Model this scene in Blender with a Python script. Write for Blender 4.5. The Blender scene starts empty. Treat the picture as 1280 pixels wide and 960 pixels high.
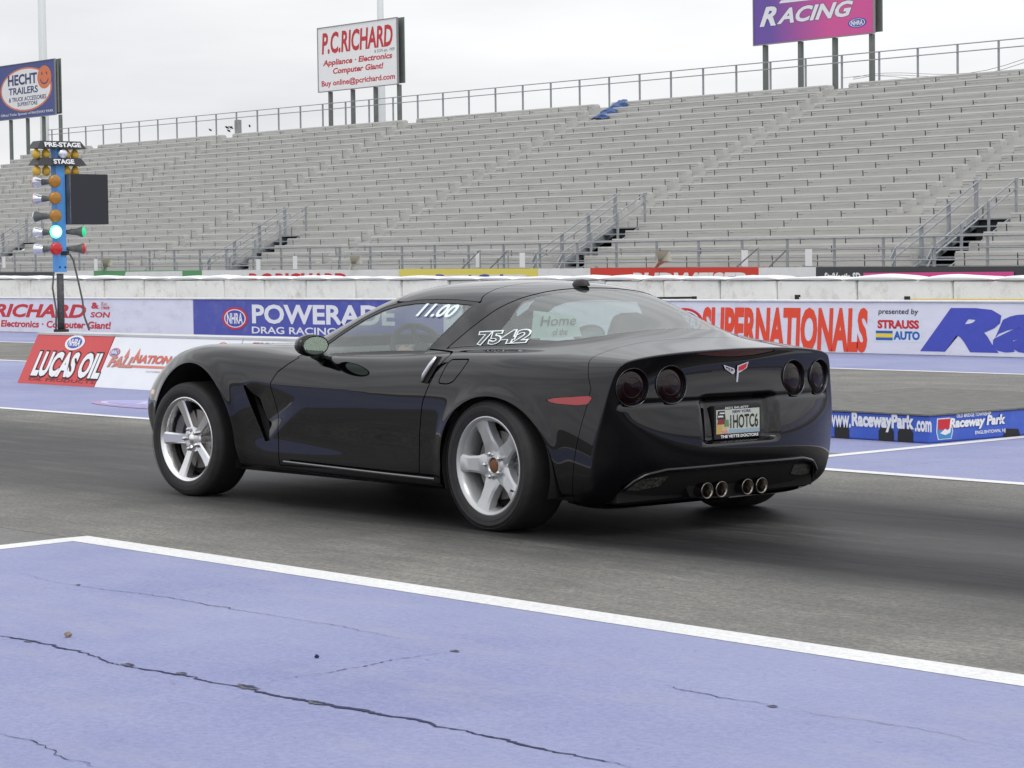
import bpy, bmesh, math, random
import numpy as np
from mathutils import Vector, Matrix
random.seed(7); rng = np.random.default_rng(7)
sc = bpy.context.scene
COL = sc.collection

# ------------------------------------------------------------------ camera
CAM = (3069.4, .6991, .0487, -.0134, -9.0862, 8.3743, 1.2808)   # focal px at 1280, yaw, pitch, roll, position
def cam_axes():
    F, yaw, pitch, roll = CAM[:4]
    f = np.array([math.cos(yaw)*math.cos(pitch), -math.sin(yaw)*math.cos(pitch), -math.sin(pitch)])
    r = np.cross(f, [0, 0, 1]); r /= np.linalg.norm(r); u = np.cross(r, f)
    c, s = math.cos(roll), math.sin(roll)
    return c*r+s*u, -s*r+c*u, f
R_, U_, F_ = cam_axes()
CP = np.array(CAM[4:7])
def P(px, py, axis, val):
    """survey helper: the point of the plane coordinate[axis]=val seen at a photo pixel (used to measure real positions)"""
    d = F_+(px-640)/CAM[0]*R_-(py-480)/CAM[0]*U_
    return CP+(val-CP[axis])/d[axis]*d
cd = bpy.data.cameras.new('camera'); cam = bpy.data.objects.new('camera', cd); COL.objects.link(cam)
cd.sensor_width = 36; cd.lens = CAM[0]*36/1280; cd.clip_end = 5000; cd.clip_start = .1
M = Matrix(((R_[0], U_[0], -F_[0], CP[0]), (R_[1], U_[1], -F_[1], CP[1]), (R_[2], U_[2], -F_[2], CP[2]), (0, 0, 0, 1)))
cam.matrix_world = M
sc.camera = cam
sc.render.resolution_x = 1024; sc.render.resolution_y = 768
sc.view_settings.view_transform = 'Standard'; sc.view_settings.look = 'None'
sc.view_settings.exposure = 0.08; sc.view_settings.gamma = 1

# ------------------------------------------------------------------ sky: overcast cloud deck over a Nishita sky
SUN_EL, SUN_AZ = math.radians(52), math.radians(150)
w = bpy.data.worlds.new('World'); sc.world = w; w.use_nodes = True
nt = w.node_tree; nt.nodes.clear()
def N(t, **k):
    n = nt.nodes.new(t)
    for a, b in k.items(): setattr(n, a, b)
    return n
out = N('ShaderNodeOutputWorld'); bg = N('ShaderNodeBackground'); sky = N('ShaderNodeTexSky')
sky.sky_type = 'NISHITA'; sky.sun_disc = False; sky.sun_elevation = SUN_EL; sky.sun_rotation = math.radians(90)-SUN_AZ
sky.air_density = 1.5; sky.dust_density = 3
tc = N('ShaderNodeTexCoord'); sep = N('ShaderNodeSeparateXYZ')
mp = N('ShaderNodeMapping'); mp.inputs['Scale'].default_value = (1.0, 1.0, 5.0)
no = N('ShaderNodeTexNoise'); no.inputs['Scale'].default_value = 2.6; no.inputs['Detail'].default_value = 5; no.inputs['Roughness'].default_value = .5
rp = N('ShaderNodeValToRGB'); rp.color_ramp.elements[0].position = .36; rp.color_ramp.elements[1].position = .62
rp.color_ramp.elements[0].color = (7.0, 7.1, 7.45, 1); rp.color_ramp.elements[1].color = (9.6, 9.65, 9.75, 1)
mu = N('ShaderNodeMath', operation='MULTIPLY_ADD'); mu.inputs[1].default_value = .65; mu.inputs[2].default_value = 1.0
mx0 = N('ShaderNodeMath', operation='MAXIMUM'); mx0.inputs[1].default_value = 0
sc_ = N('ShaderNodeVectorMath', operation='SCALE')
mix = N('ShaderNodeMix'); mix.data_type = 'RGBA'; mix.inputs[0].default_value = .94
L = nt.links.new
L(tc.outputs['Generated'], mp.inputs[0]); L(mp.outputs[0], no.inputs['Vector']); L(no.outputs['Fac'], rp.inputs[0])
L(tc.outputs['Generated'], sep.inputs[0]); L(sep.outputs['Z'], mx0.inputs[0]); L(mx0.outputs[0], mu.inputs[0])
L(rp.outputs['Color'], sc_.inputs[0]); L(mu.outputs[0], sc_.inputs['Scale'])
L(sky.outputs[0], mix.inputs[6]); L(sc_.outputs[0], mix.inputs[7]); L(mix.outputs[2], bg.inputs['Color'])
bg.inputs['Strength'].default_value = .1; L(bg.outputs[0], out.inputs['Surface'])
sd = bpy.data.lights.new('sun', 'SUN'); sd.energy = .7; sd.angle = math.radians(25); sd.color = (1, .97, .93)
sun = bpy.data.objects.new('sun', sd); COL.objects.link(sun)
sun.rotation_euler = Vector((-math.cos(SUN_EL)*math.cos(SUN_AZ), -math.cos(SUN_EL)*math.sin(SUN_AZ), -math.sin(SUN_EL))).to_track_quat('-Z', 'Y').to_euler()

# ------------------------------------------------------------------ helpers
def srgb(r, g, b):
    return tuple(((c/255)/12.92 if c/255 <= .04045 else ((c/255+.055)/1.055)**2.4) for c in (r, g, b))
MATS = {}
def mat(name, col, rough=.6, metal=0, spec=.5, var=0, vscale=3, bump=0, bscale=40, coat=0, emit=None, es=0, stretch=(1, 1, 1), dirt=None, dirt_amt=0, dscale=2):
    if name in MATS: return MATS[name]
    m = bpy.data.materials.new(name); m.use_nodes = True; t = m.node_tree; b = t.nodes['Principled BSDF']
    b.inputs['Base Color'].default_value = (*col, 1); b.inputs['Roughness'].default_value = rough
    b.inputs['Metallic'].default_value = metal; b.inputs['Specular IOR Level'].default_value = spec
    b.inputs['Coat Weight'].default_value = coat; b.inputs['Coat Roughness'].default_value = .02
    if emit: b.inputs['Emission Color'].default_value = (*emit, 1); b.inputs['Emission Strength'].default_value = es
    if var or bump or dirt:
        g = t.nodes.new('ShaderNodeNewGeometry'); mpn = t.nodes.new('ShaderNodeMapping'); mpn.inputs['Scale'].default_value = stretch
        t.links.new(g.outputs['Position'], mpn.inputs[0])
    last = None
    if var:
        n = t.nodes.new('ShaderNodeTexNoise'); n.inputs['Scale'].default_value = vscale; n.inputs['Detail'].default_value = 6
        n.inputs['Roughness'].default_value = .65
        t.links.new(mpn.outputs[0], n.inputs['Vector'])
        r = t.nodes.new('ShaderNodeValToRGB'); r.color_ramp.elements[0].position = .3; r.color_ramp.elements[1].position = .7
        r.color_ramp.elements[0].color = (*[max(0, c*(1-var)) for c in col], 1); r.color_ramp.elements[1].color = (*[min(1, c*(1+var)) for c in col], 1)
        t.links.new(n.outputs['Fac'], r.inputs[0]); last = r.outputs[0]
    if dirt:
        n = t.nodes.new('ShaderNodeTexNoise'); n.inputs['Scale'].default_value = dscale; n.inputs['Detail'].default_value = 8; n.inputs['Roughness'].default_value = .75
        t.links.new(mpn.outputs[0], n.inputs['Vector'])
        r = t.nodes.new('ShaderNodeValToRGB'); r.color_ramp.elements[0].position = .52; r.color_ramp.elements[1].position = .72
        r.color_ramp.elements[0].color = (0, 0, 0, 1); r.color_ramp.elements[1].color = (dirt_amt,)*3+(1,)
        t.links.new(n.outputs['Fac'], r.inputs[0])
        mm = t.nodes.new('ShaderNodeMix'); mm.data_type = 'RGBA'; t.links.new(r.outputs[0], mm.inputs[0])
        if last: t.links.new(last, mm.inputs[6])
        else: mm.inputs[6].default_value = (*col, 1)
        mm.inputs[7].default_value = (*dirt, 1); last = mm.outputs[2]
    if last: t.links.new(last, b.inputs['Base Color'])
    if bump:
        n = t.nodes.new('ShaderNodeTexNoise'); n.inputs['Scale'].default_value = bscale; n.inputs['Detail'].default_value = 4
        t.links.new(mpn.outputs[0], n.inputs['Vector'])
        bb = t.nodes.new('ShaderNodeBump'); bb.inputs['Strength'].default_value = bump; bb.inputs['Distance'].default_value = .01
        t.links.new(n.outputs['Fac'], bb.inputs['Height']); t.links.new(bb.outputs[0], b.inputs['Normal'])
    MATS[name] = m; return m

class MB:
    def __init__(s): s.v = []; s.f = []; s.mi = []; s.m = 0
    def add(s, vs, fs):
        o = len(s.v); s.v += [tuple(map(float, q)) for q in vs]; s.f += [tuple(i+o for i in q) for q in fs]; s.mi += [s.m]*len(fs); return s
    def box(s, a, b):
        x0, y0, z0 = a; x1, y1, z1 = b
        return s.add([(x0, y0, z0), (x1, y0, z0), (x1, y1, z0), (x0, y1, z0), (x0, y0, z1), (x1, y0, z1), (x1, y1, z1), (x0, y1, z1)],
                     [(0, 3, 2, 1), (4, 5, 6, 7), (0, 1, 5, 4), (1, 2, 6, 5), (2, 3, 7, 6), (3, 0, 4, 7)])
    def hexa(s, p8): return s.add(p8, [(0, 3, 2, 1), (4, 5, 6, 7), (0, 1, 5, 4), (1, 2, 6, 5), (2, 3, 7, 6), (3, 0, 4, 7)])
    def bar(s, a, b, w, h=None):   # box along a-b
        a = Vector(a); b = Vector(b); d = (b-a).normalized(); up = Vector((0, 0, 1)) if abs(d.z) < .95 else Vector((0, 1, 0))
        x = d.cross(up).normalized(); y = x.cross(d); h = h or w
        q = [(-1, -1), (1, -1), (1, 1), (-1, 1)]
        return s.hexa([a+x*i*w/2+y*j*h/2 for i, j in q]+[b+x*i*w/2+y*j*h/2 for i, j in q])
    def tube(s, pts, r, n=8, caps=True):
        pts = [Vector(q) for q in pts]; rs = r if hasattr(r, '__len__') else [r]*len(pts); vs = []; fs = []
        pd = None
        for i, q in enumerate(pts):
            d = (pts[min(i+1, len(pts)-1)]-pts[max(i-1, 0)]).normalized()
            if pd is None:
                x = d.orthogonal().normalized()
            else: x = (x-d*x.dot(d)).normalized()
            pd = d; y = d.cross(x)
            for k in range(n):
                a = 2*math.pi*k/n; vs.append(q+(x*math.cos(a)+y*math.sin(a))*rs[i])
        for i in range(len(pts)-1):
            for k in range(n): fs.append((i*n+k, i*n+(k+1) % n, (i+1)*n+(k+1) % n, (i+1)*n+k))
        if caps: fs.append(tuple(range(n))[::-1]); fs.append(tuple((len(pts)-1)*n+k for k in range(n)))
        return s.add(vs, fs)
    def lathe(s, prof, o, axis, n=32, a0=0, a1=2*math.pi):   # prof (r, t) along axis
        o = Vector(o); ax = Vector(axis).normalized(); x = ax.orthogonal().normalized(); y = ax.cross(x); vs = []; fs = []
        full = abs(a1-a0-2*math.pi) < 1e-6; m = n if full else n+1
        for r, t in prof:
            for k in range(m):
                a = a0+(a1-a0)*k/n; vs.append(o+ax*t+(x*math.cos(a)+y*math.sin(a))*r)
        for i in range(len(prof)-1):
            for k in range(n): fs.append((i*m+k, i*m+(k+1) % m, (i+1)*m+(k+1) % m, (i+1)*m+k))
        return s.add(vs, fs)
    def build(s, name, m, parent=None, smooth=False, angle=None, bevel=0):
        me = bpy.data.meshes.new(name); me.from_pydata(s.v, [], s.f)
        for q in (m if isinstance(m, (list, tuple)) else [m]): me.materials.append(q)
        if any(s.mi): me.polygons.foreach_set('material_index', s.mi)
        if smooth or angle: me.polygons.foreach_set('use_smooth', [True]*len(me.polygons))
        if angle: me.set_sharp_from_angle(angle=math.radians(angle))
        me.update(); o = bpy.data.objects.new(name, me); COL.objects.link(o)
        if parent: o.parent = parent
        if bevel:
            bm = o.modifiers.new('bevel', 'BEVEL'); bm.width = bevel; bm.segments = 2; bm.limit_method = 'ANGLE'
        return o
def thing(name, label, cat, loc=(0, 0, 0), group=None, rz=0):
    o = bpy.data.objects.new(name, None); COL.objects.link(o); o.location = loc; o.rotation_euler[2] = rz
    o['label'] = label; o['category'] = cat
    if group: o['group'] = group
    return o
def tag(o, label, cat, group=None):
    o['label'] = label; o['category'] = cat
    if group: o['group'] = group
    return o
def structure(o): o['kind'] = 'structure'; return o
def stuff(o): o['kind'] = 'stuff'; return o
def inst(src, loc, parent=None):
    o = src.copy(); COL.objects.link(o); o.location = loc
    if parent: o.parent = parent
    return o

_TC = {}
def text_verts(s, bold, shear):
    k = (s, bold, shear)
    if k in _TC: return _TC[k]
    c = bpy.data.curves.new('t', 'FONT'); c.body = s; c.offset = bold; c.shear = shear; c.resolution_u = 3; c.fill_mode = 'FRONT'
    c.size = 1; o = bpy.data.objects.new('t', c); COL.objects.link(o)
    dg = bpy.context.evaluated_depsgraph_get(); me = bpy.data.meshes.new_from_object(o.evaluated_get(dg))
    v = [tuple(q.co) for q in me.vertices]; f = [tuple(q.vertices) for q in me.polygons]
    bpy.data.objects.remove(o); bpy.data.curves.remove(c); bpy.data.meshes.remove(me)
    _TC[k] = (v, f); return v, f
def print_text(s, origin, right, up, w, h, m, parent=None, bold=0, shear=0, lift=.003, name='lettering', over=None, outline=None):
    """flat lettering filling the w x h rectangle whose lower left corner is origin; right/up are unit vectors on the board"""
    v, f = text_verts(s, bold, shear); a = np.array(v); lo = a.min(0); hi = a.max(0)
    if over: lo = over[0]; hi = over[1]
    R = Vector(right).normalized(); U = Vector(up).normalized(); Nn = R.cross(U); o = Vector(origin)+Nn*lift
    mb = MB(); mb.add([o+R*((q[0]-lo[0])/(hi[0]-lo[0])*w)+U*((q[1]-lo[1])/(hi[1]-lo[1])*h) for q in v], f)
    ob = mb.build(name, m, parent)
    if outline:
        om, grow = outline
        print_text(s, origin, right, up, w, h, om, parent, bold+grow, shear, lift-.0015 if lift > .002 else lift*.5, 'lettering_outline', over=(lo, hi))
    return ob
def flat_poly(pts, origin, right, up, m, parent=None, name='panel', lift=.002):
    R = Vector(right).normalized(); U = Vector(up).normalized(); Nn = R.cross(U); o = Vector(origin)+Nn*lift
    return MB().add([o+R*a+U*b for a, b in pts], [tuple(range(len(pts)))]).build(name, m, parent)
def ell(cx, cy, rx, ry, n=28): return [(cx+rx*math.cos(2*math.pi*k/n), cy+ry*math.sin(2*math.pi*k/n)) for k in range(n)]
RT = (-1, 0, 0); UP = (0, 0, 1)
M_red = mat('sign_red', srgb(200, 35, 45), .5); M_white = mat('sign_white', (.78, .79, .80), .5); M_blue = mat('sign_blue', srgb(62, 72, 165), .5, var=.06)
M_black = mat('matt_black', (.015, .015, .016), .7); M_navy = mat('sign_navy', srgb(45, 55, 110), .5); M_orange = mat('sign_orange', srgb(228, 70, 35), .5)
M_yellow = mat('sign_yellow', srgb(235, 205, 60), .5); M_grey = mat('sign_grey', (.25, .25, .26), .5)
def emblem(o, rx, ry, parent, ring=M_red, inner=M_blue, lift=.002, right=RT, up=UP, letters='NHRA'):
    """oval league emblem: coloured ring, white line, blue field, white letters; o is its centre"""
    flat_poly(ell(0, 0, rx, ry), o, right, up, ring, parent, 'emblem_ring', lift)
    flat_poly(ell(0, 0, rx*.84, ry*.82), o, right, up, M_white, parent, 'emblem_line', lift+.0015)
    flat_poly(ell(0, 0, rx*.76, ry*.74), o, right, up, inner, parent, 'emblem_field', lift+.003)
    R = Vector(right).normalized(); U = Vector(up).normalized()
    print_text(letters, Vector(o)-R*rx*.62-U*ry*.48, right, up, rx*1.24, ry*.96, M_white, parent, bold=.03, lift=lift+.0045, name='emblem_letters')

# ------------------------------------------------------------------ ground
def ground_mat(name, base, lo, hi, kind):
    m = bpy.data.materials.new(name); m.use_nodes = True; t = m.node_tree; b = t.nodes['Principled BSDF']; lk = t.links.new
    g = t.nodes.new('ShaderNodeNewGeometry'); sp = t.nodes.new('ShaderNodeSeparateXYZ'); lk(g.outputs['Position'], sp.inputs[0])
    def noise(scale, st=(1, 1, 1), det=6, rough=.6):
        mp = t.nodes.new('ShaderNodeMapping'); mp.inputs['Scale'].default_value = st; lk(g.outputs['Position'], mp.inputs[0])
        n = t.nodes.new('ShaderNodeTexNoise'); n.inputs['Scale'].default_value = scale; n.inputs['Detail'].default_value = det; n.inputs['Roughness'].default_value = rough
        lk(mp.outputs[0], n.inputs['Vector']); return n.outputs['Fac']
    def ramp(x, p0, p1, c0=(0, 0, 0, 1), c1=(1, 1, 1, 1)):
        r = t.nodes.new('ShaderNodeValToRGB'); r.color_ramp.elements[0].position = p0; r.color_ramp.elements[1].position = p1
        r.color_ramp.elements[0].color = c0; r.color_ramp.elements[1].color = c1; lk(x, r.inputs[0]); return r.outputs[0]
    def mixc(f, a, b_):
        n = t.nodes.new('ShaderNodeMix'); n.data_type = 'RGBA'
        for i, q in ((0, f), (6, a), (7, b_)):
            if isinstance(q, tuple): n.inputs[i].default_value = q
            elif isinstance(q, float): n.inputs[i].default_value = q
            else: lk(q, n.inputs[i])
        return n.outputs[2]
    def math_(op, a, b_=0.0, c=0.0, clamp=False):
        n = t.nodes.new('ShaderNodeMath'); n.operation = op; n.use_clamp = clamp
        for i, q in enumerate((a, b_, c)):
            if isinstance(q, (float, int)): n.inputs[i].default_value = q
            else: lk(q, n.inputs[i])
        return n.outputs[0]
    col = ramp(noise(1.1, (1, 1, 1), 8, .7), .3, .7, (*lo, 1), (*hi, 1))
    fine = ramp(noise(38, (1, 1, 1), 8, .85), .42, .58, (.66, .66, .66, 1) if kind == 'lane' else (.85, .85, .87, 1), (1.32, 1.32, 1.3, 1) if kind == 'lane' else (1.10, 1.10, 1.09, 1))
    n = t.nodes.new('ShaderNodeMix'); n.data_type = 'RGBA'; n.blend_type = 'MULTIPLY'; n.inputs[0].default_value = 1
    lk(col, n.inputs[6]); lk(fine, n.inputs[7]); col = n.outputs[2]
    b.inputs['Specular IOR Level'].default_value = .18
    if kind in ('lane', 'paint'):
        fl = ramp(noise(22, (.6, 1.6, 1), 4, .7), .655, .69); col = mixc(math_('MULTIPLY', fl, .55), col, (.06, .06, .07, 1))
    if kind == 'lane':
        streak = ramp(noise(1.0, (.5, 5, 1), 12, .85), .40, .60)
        col = mixc(math_('MULTIPLY', streak, .55), col, (.13, .13, .13, 1))
        hair = ramp(noise(1.0, (2.5, 40, 1), 10, .9), .52, .64)
        col = mixc(math_('MULTIPLY', hair, .6), col, (.05, .05, .05, 1))
        # rubber in and between the wheel paths, darkened to paint shade under the car
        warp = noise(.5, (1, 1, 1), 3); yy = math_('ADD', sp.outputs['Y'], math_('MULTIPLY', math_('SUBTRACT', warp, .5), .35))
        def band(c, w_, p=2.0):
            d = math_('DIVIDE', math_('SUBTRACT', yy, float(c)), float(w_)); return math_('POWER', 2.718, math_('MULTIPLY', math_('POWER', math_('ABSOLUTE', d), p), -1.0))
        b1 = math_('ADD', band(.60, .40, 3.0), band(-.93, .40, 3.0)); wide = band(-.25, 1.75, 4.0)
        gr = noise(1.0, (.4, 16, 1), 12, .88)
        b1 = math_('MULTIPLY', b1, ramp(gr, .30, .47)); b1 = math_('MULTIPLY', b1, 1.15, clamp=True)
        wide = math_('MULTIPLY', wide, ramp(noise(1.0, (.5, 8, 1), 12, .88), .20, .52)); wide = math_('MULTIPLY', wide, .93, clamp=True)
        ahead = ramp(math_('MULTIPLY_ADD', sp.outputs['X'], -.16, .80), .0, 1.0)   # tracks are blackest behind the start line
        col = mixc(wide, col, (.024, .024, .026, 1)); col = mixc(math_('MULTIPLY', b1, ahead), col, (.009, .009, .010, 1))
        sc1 = ramp(noise(1.0, (.5, 50, 1), 9, .9), .58, .66); col = mixc(math_('MULTIPLY', sc1, .45), col, (.27, .27, .26, 1))
        spk = ramp(noise(90, (1, 1, 1), 2, .5), .74, .78); col = mixc(math_('MULTIPLY', spk, .5), col, (.3, .3, .3, 1))
        rr = t.nodes.new('ShaderNodeMapRange'); lk(wide, rr.inputs[0]); rr.inputs[3].default_value = .85; rr.inputs[4].default_value = .55; lk(rr.outputs[0], b.inputs['Roughness'])
    elif kind == 'paint':
        wear = ramp(noise(2.2, (.5, 1.6, 1), 10, .75), .50, .72)
        col = mixc(math_('MULTIPLY', wear, .55), col, (.33, .335, .41, 1))
        dark = ramp(noise(9, (.5, 2.2, 1), 9, .85), .60, .76); col = mixc(math_('MULTIPLY', dark, .4), col, (.13, .14, .2, 1))
        pale = ramp(noise(.35, (1, 1, 1), 4, .6), .35, .65); col = mixc(math_('MULTIPLY', pale, .55), col, (.33, .355, .50, 1))
        spk = ramp(noise(120, (1, 1, 1), 2, .5), .70, .73); col = mixc(math_('MULTIPLY', spk, .5), col, (.08, .08, .12, 1))
        b.inputs['Roughness'].default_value = .8
    elif kind == 'line':
        wear = ramp(noise(5, (.5, 3, 1), 9, .8), .55, .78); col = mixc(math_('MULTIPLY', wear, .5), col, (.35, .35, .36, 1)); b.inputs['Roughness'].default_value = .6
    else: b.inputs['Roughness'].default_value = .85
    lk(col, b.inputs['Base Color'])
    bp = t.nodes.new('ShaderNodeBump'); bp.inputs['Strength'].default_value = .35; bp.inputs['Distance'].default_value = .004
    lk(noise(140, (1, 1, 1), 3, .7), bp.inputs['Height'])
    bp2 = t.nodes.new('ShaderNodeBump'); bp2.inputs['Strength'].default_value = .5; bp2.inputs['Distance'].default_value = .02
    lk(noise(2.5, (.6, 1.5, 1), 5, .6), bp2.inputs['Height']); lk(bp.outputs[0], bp2.inputs['Normal']); lk(bp2.outputs[0], b.inputs['Normal'])
    return m
G_base = ground_mat('asphalt_base', None, (.15, .15, .145), (.21, .21, .2), 'base')
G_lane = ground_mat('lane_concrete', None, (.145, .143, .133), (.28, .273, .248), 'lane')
G_paint = ground_mat('blue_paint', None, (.205, .225, .395), (.27, .29, .455), 'paint')
G_line = ground_mat('white_line', None, (.66, .66, .66), (.76, .76, .75), 'line')
def sheet(name, pts, z, m, par=None):
    return structure(MB().add([(x, y, z) for x, y in pts], [tuple(range(len(pts)))]).build(name, m, par))
def rect(x0, y0, x1, y1): return [(x0, y0), (x1, y0), (x1, y1), (x0, y1)]
sheet('ground', rect(-700, -900, 1200, 500), -.012, G_base)
YN, YF = 2.355, -2.76     # lane edges
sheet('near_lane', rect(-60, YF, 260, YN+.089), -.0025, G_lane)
sheet('apron', [(-60, YN+.09), (1.17, YN+.09), (1.17, YN+.09), (.2, 14), (-60, 14)][0:2]+[(0.75, 5.0), (.2, 14), (-60, 14)], -.0015, G_paint)
sheet('near_shoulder', [(1.17, YN+.09), (260, YN+.05), (260, 40), (.2, 40), (.2, 14), (.75, 5.0)], -.0035, G_base)
sheet('lane_line', [(-60, YN), (1.27, YN), (1.27, YN+.165), (-60, YN+.165)], 0, G_line)
sheet('lane_line', [(1.12, YN+.1652), (1.27, YN+.1652), (.62, 7.5), (.5, 7.5)], 0, G_line)
sheet('far_verge', [(4.4, YN+.09), (260, YN+.09), (260, 14), (4.4, 14)], -.0015, G_paint)
sheet('lane_line', rect(4.4, YN, 260, YN+.165), 0, G_line)
sheet('median', rect(-60, -8.78, 260, YF-.02), -.0015, G_paint)
sheet('median_patch', rect(1.92, -3.75, 4.6, YF-.06), -.0005, G_lane)
sheet('lane_line', rect(-60, YF-.06, 260, YF+.06), .001, G_line)
sheet('stage_line', [(1.75, YF-.0605), (1.87, YF-.0605), (2.06, -6.4), (1.94, -6.4)], .001, G_line)
sheet('far_lane', rect(-60, -13.25, 260, -8.78), -.0025, G_lane)
sheet('lane_line', rect(-60, -8.86, 260, -8.72), 0, G_line)
sheet('far_apron', rect(-60, -16.8, 260, -13.25), -.0015, G_paint)
sheet('lane_line', rect(-60, -13.33, 260, -13.2), 0, G_line)
# painted oval emblem on the median (flat print)
oc = P(195, 509, 2, 0)
oval = bpy.data.objects.new('painted_emblem', None); COL.objects.link(oval); structure(oval)
for (rx, ry, mm, lz) in ((1.4, .46, mat('faded_red', srgb(165, 135, 175), .7), .003), (1.28, .38, mat('faded_white', srgb(180, 180, 212), .7), .005), (1.18, .33, mat('faded_blue', srgb(148, 150, 198), .7), .007)):
    flat_poly(ell(0, 0, rx, ry), (oc[0], oc[1]-.25, 0), (-1, 0, 0), (0, -1, 0), mm, oval, 'painted_ring', lz)
print_text('NHRA', (oc[0]+.8, oc[1]-.05, 0), (-1, 0, 0), (0, -1, 0), 1.6, .4, MATS['faded_white'], oval, bold=.03, lift=.009)

# cracks: jagged dark blue grooves in the apron paint, chipped open in places
M_crack = mat('crack_dark', (.018, .022, .075), .9); M_chip = mat('chipped_concrete', (.11, .11, .13), .95, var=.4, vscale=40)
def crack(pts, w, seed, chips=()):
    r = random.Random(seed); mb = MB(); q = []
    for (a, b) in zip(pts[:-1], pts[1:]):
        n = max(2, int(math.hypot(b[0]-a[0], b[1]-a[1])/.016))
        for i in range(n): q.append((a[0]+(b[0]-a[0])*i/n, a[1]+(b[1]-a[1])*i/n))
    off = 0; vs = []; n_ = len(q); ph = r.uniform(0, 9)
    for i, (x, y) in enumerate(q):
        off = off*.93+r.gauss(0, .0045); base = .35+.45*max(0, math.sin(i*.045+ph))+.25*max(0, math.sin(i*.13+ph*2)); t_ = min(1, i/12, (n_-1-i)/12)
        up, dn = (w*.5*base*r.uniform(.35, 1.5)*t_ for _ in range(2))
        vs += [(x+off, y+off-dn, .0008), (x+off, y+off+up, .0008)]
    mb.add(vs, [(2*i, 2*i+1, 2*i+3, 2*i+2) for i in range(n_-1)]); structure(mb.build('crack', M_crack))
    for (x, y, s_, t_) in chips:
        n = 26; rim = []
        for k in range(n):
            a = 2*math.pi*k/n; rr = r.uniform(.45, 1.1); rim.append((x+math.cos(a)*s_*rr*.8-math.sin(a)*s_*.1, y+math.sin(a)*s_*.40*rr))
        c = MB(); c.add([(x, y, .0012)]+[(a, b, .0012) for a, b in rim], [(0, 1+k, 1+(k+1) % n) for k in range(n)]); structure(c.build('paint_chip', M_chip))
        c = MB(); c.add([(x, y-.006, .0018)]+[(x+(a-x)*.7, y-.008+(b-y)*.5, .0018) for a, b in rim], [(0, 1+k, 1+(k+1) % n) for k in range(n)]); structure(c.build('paint_chip', M_crack))
G2 = lambda a, b: tuple(P(a, b, 2, 0)[:2])
crack([G2(-20, 793), G2(60, 803), G2(150, 828), G2(290, 857), G2(395, 878), G2(560, 909), G2(680, 938), G2(800, 962)],   .023, 3, [(*G2(308, 859), .085, 1), (*G2(392, 878), .06, 1), (*G2(160, 831), .05, 1), (*G2(228, 842), .04, -1), (*G2(35, 802), .035, 1)])
crack([G2(310, 855), G2(400, 842), G2(500, 824), G2(575, 813)],   .021, 5, [(*G2(568, 814), .03, 1)])
crack([G2(-5, 913), G2(30, 925), G2(90, 950), G2(130, 965)], .007, 8)
crack([G2(10, 716), G2(100, 732), G2(200, 745), G2(330, 768), G2(430, 783), G2(530, 802)], .005, 11, [(*G2(97, 731), .025, 1)])
crack([G2(0, 741), G2(100, 731)], .010, 12); crack([G2(180, 743), G2(260, 733), G2(360, 722)], .010, 13)
crack([G2(820, 855), G2(900, 871), G2(980, 884)], .007, 14, [(*G2(965, 883), .03, 1)])
crack([G2(980, 886), G2(1120, 906), G2(1290, 940)], .004, 15)
crack([G2(520, 700), G2(600, 690), G2(760, 668), G2(900, 655)], .010, 16)
crack([G2(1060, 588), G2(1180, 577), G2(1270, 570)], .012, 17)
# small litter: pebbles on the apron
M_peb = mat('pebble', (.22, .17, .12), .8, var=.4, vscale=60)
for i, (a, b, s, lab) in enumerate([(85, 796, .014, 'brown pebble lying on the blue apron above the long crack'), (396, 822, .008, 'small dark pebble on the blue apron above the branching crack')]):
    x, y, _ = P(a, b, 2, 0); bm = bmesh.new(); bmesh.ops.create_icosphere(bm, subdivisions=2, radius=s)
    for v in bm.verts: v.co *= random.uniform(.75, 1.2); v.co.z = v.co.z*.8+s*.6
    me = bpy.data.meshes.new('pebble'); bm.to_mesh(me); bm.free(); me.materials.append(M_peb if i == 0 else M_crack)
    o = bpy.data.objects.new('pebble', me); COL.objects.link(o); o.location = (x, y, 0); tag(o, lab, 'pebble')

# ------------------------------------------------------------------ banner wall beyond the far lane
M_wallw = mat('painted_wall', srgb(222, 222, 232), .6, var=.04, vscale=3, bump=.3, bscale=25, dirt=(.3, .3, .32), dirt_amt=.35, dscale=1.2, stretch=(1, 1, 2.5))
M_conc = mat('whitewashed_concrete', (.92, .925, .90), .85, var=.04, vscale=2.5, bump=.5, bscale=14, dirt=(.42, .40, .33), dirt_amt=.55, dscale=3.4)
M_cap = mat('white_plastic', (.80, .81, .83), .5, bump=.3, bscale=6)
YW = -16.8; H1 = .70
bw = thing('banner_wall', 'low white concrete wall with painted sponsor banners along the far side of the track', 'wall', (0, YW, 0))
def W1(px, py): q = P(px, py, 1, YW); return q[0], q[2]
segs = [(60, 30.16, M_wallw), (30.16, 22.6, mat('banner_blue', srgb(72, 80, 165), .5, var=.05, vscale=4, dirt=(.25, .26, .4), dirt_amt=.3, dscale=2)), (22.6, 8.5, M_wallw), (8.5, -20, M_wallw)]
for a, b, m in segs: MB().box((b+.004, -.25, 0), (a-.004, 0, H1)).build('wall_panel', m, bw, bevel=.012)
MB().box((-20, -.29, H1+.001), (60, .02, H1+.03)).build('coping', mat('coping', (.66, .66, .66), .7, var=.1, dirt=(.3, .3, .3), dirt_amt=.4), bw, bevel=.01)
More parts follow.
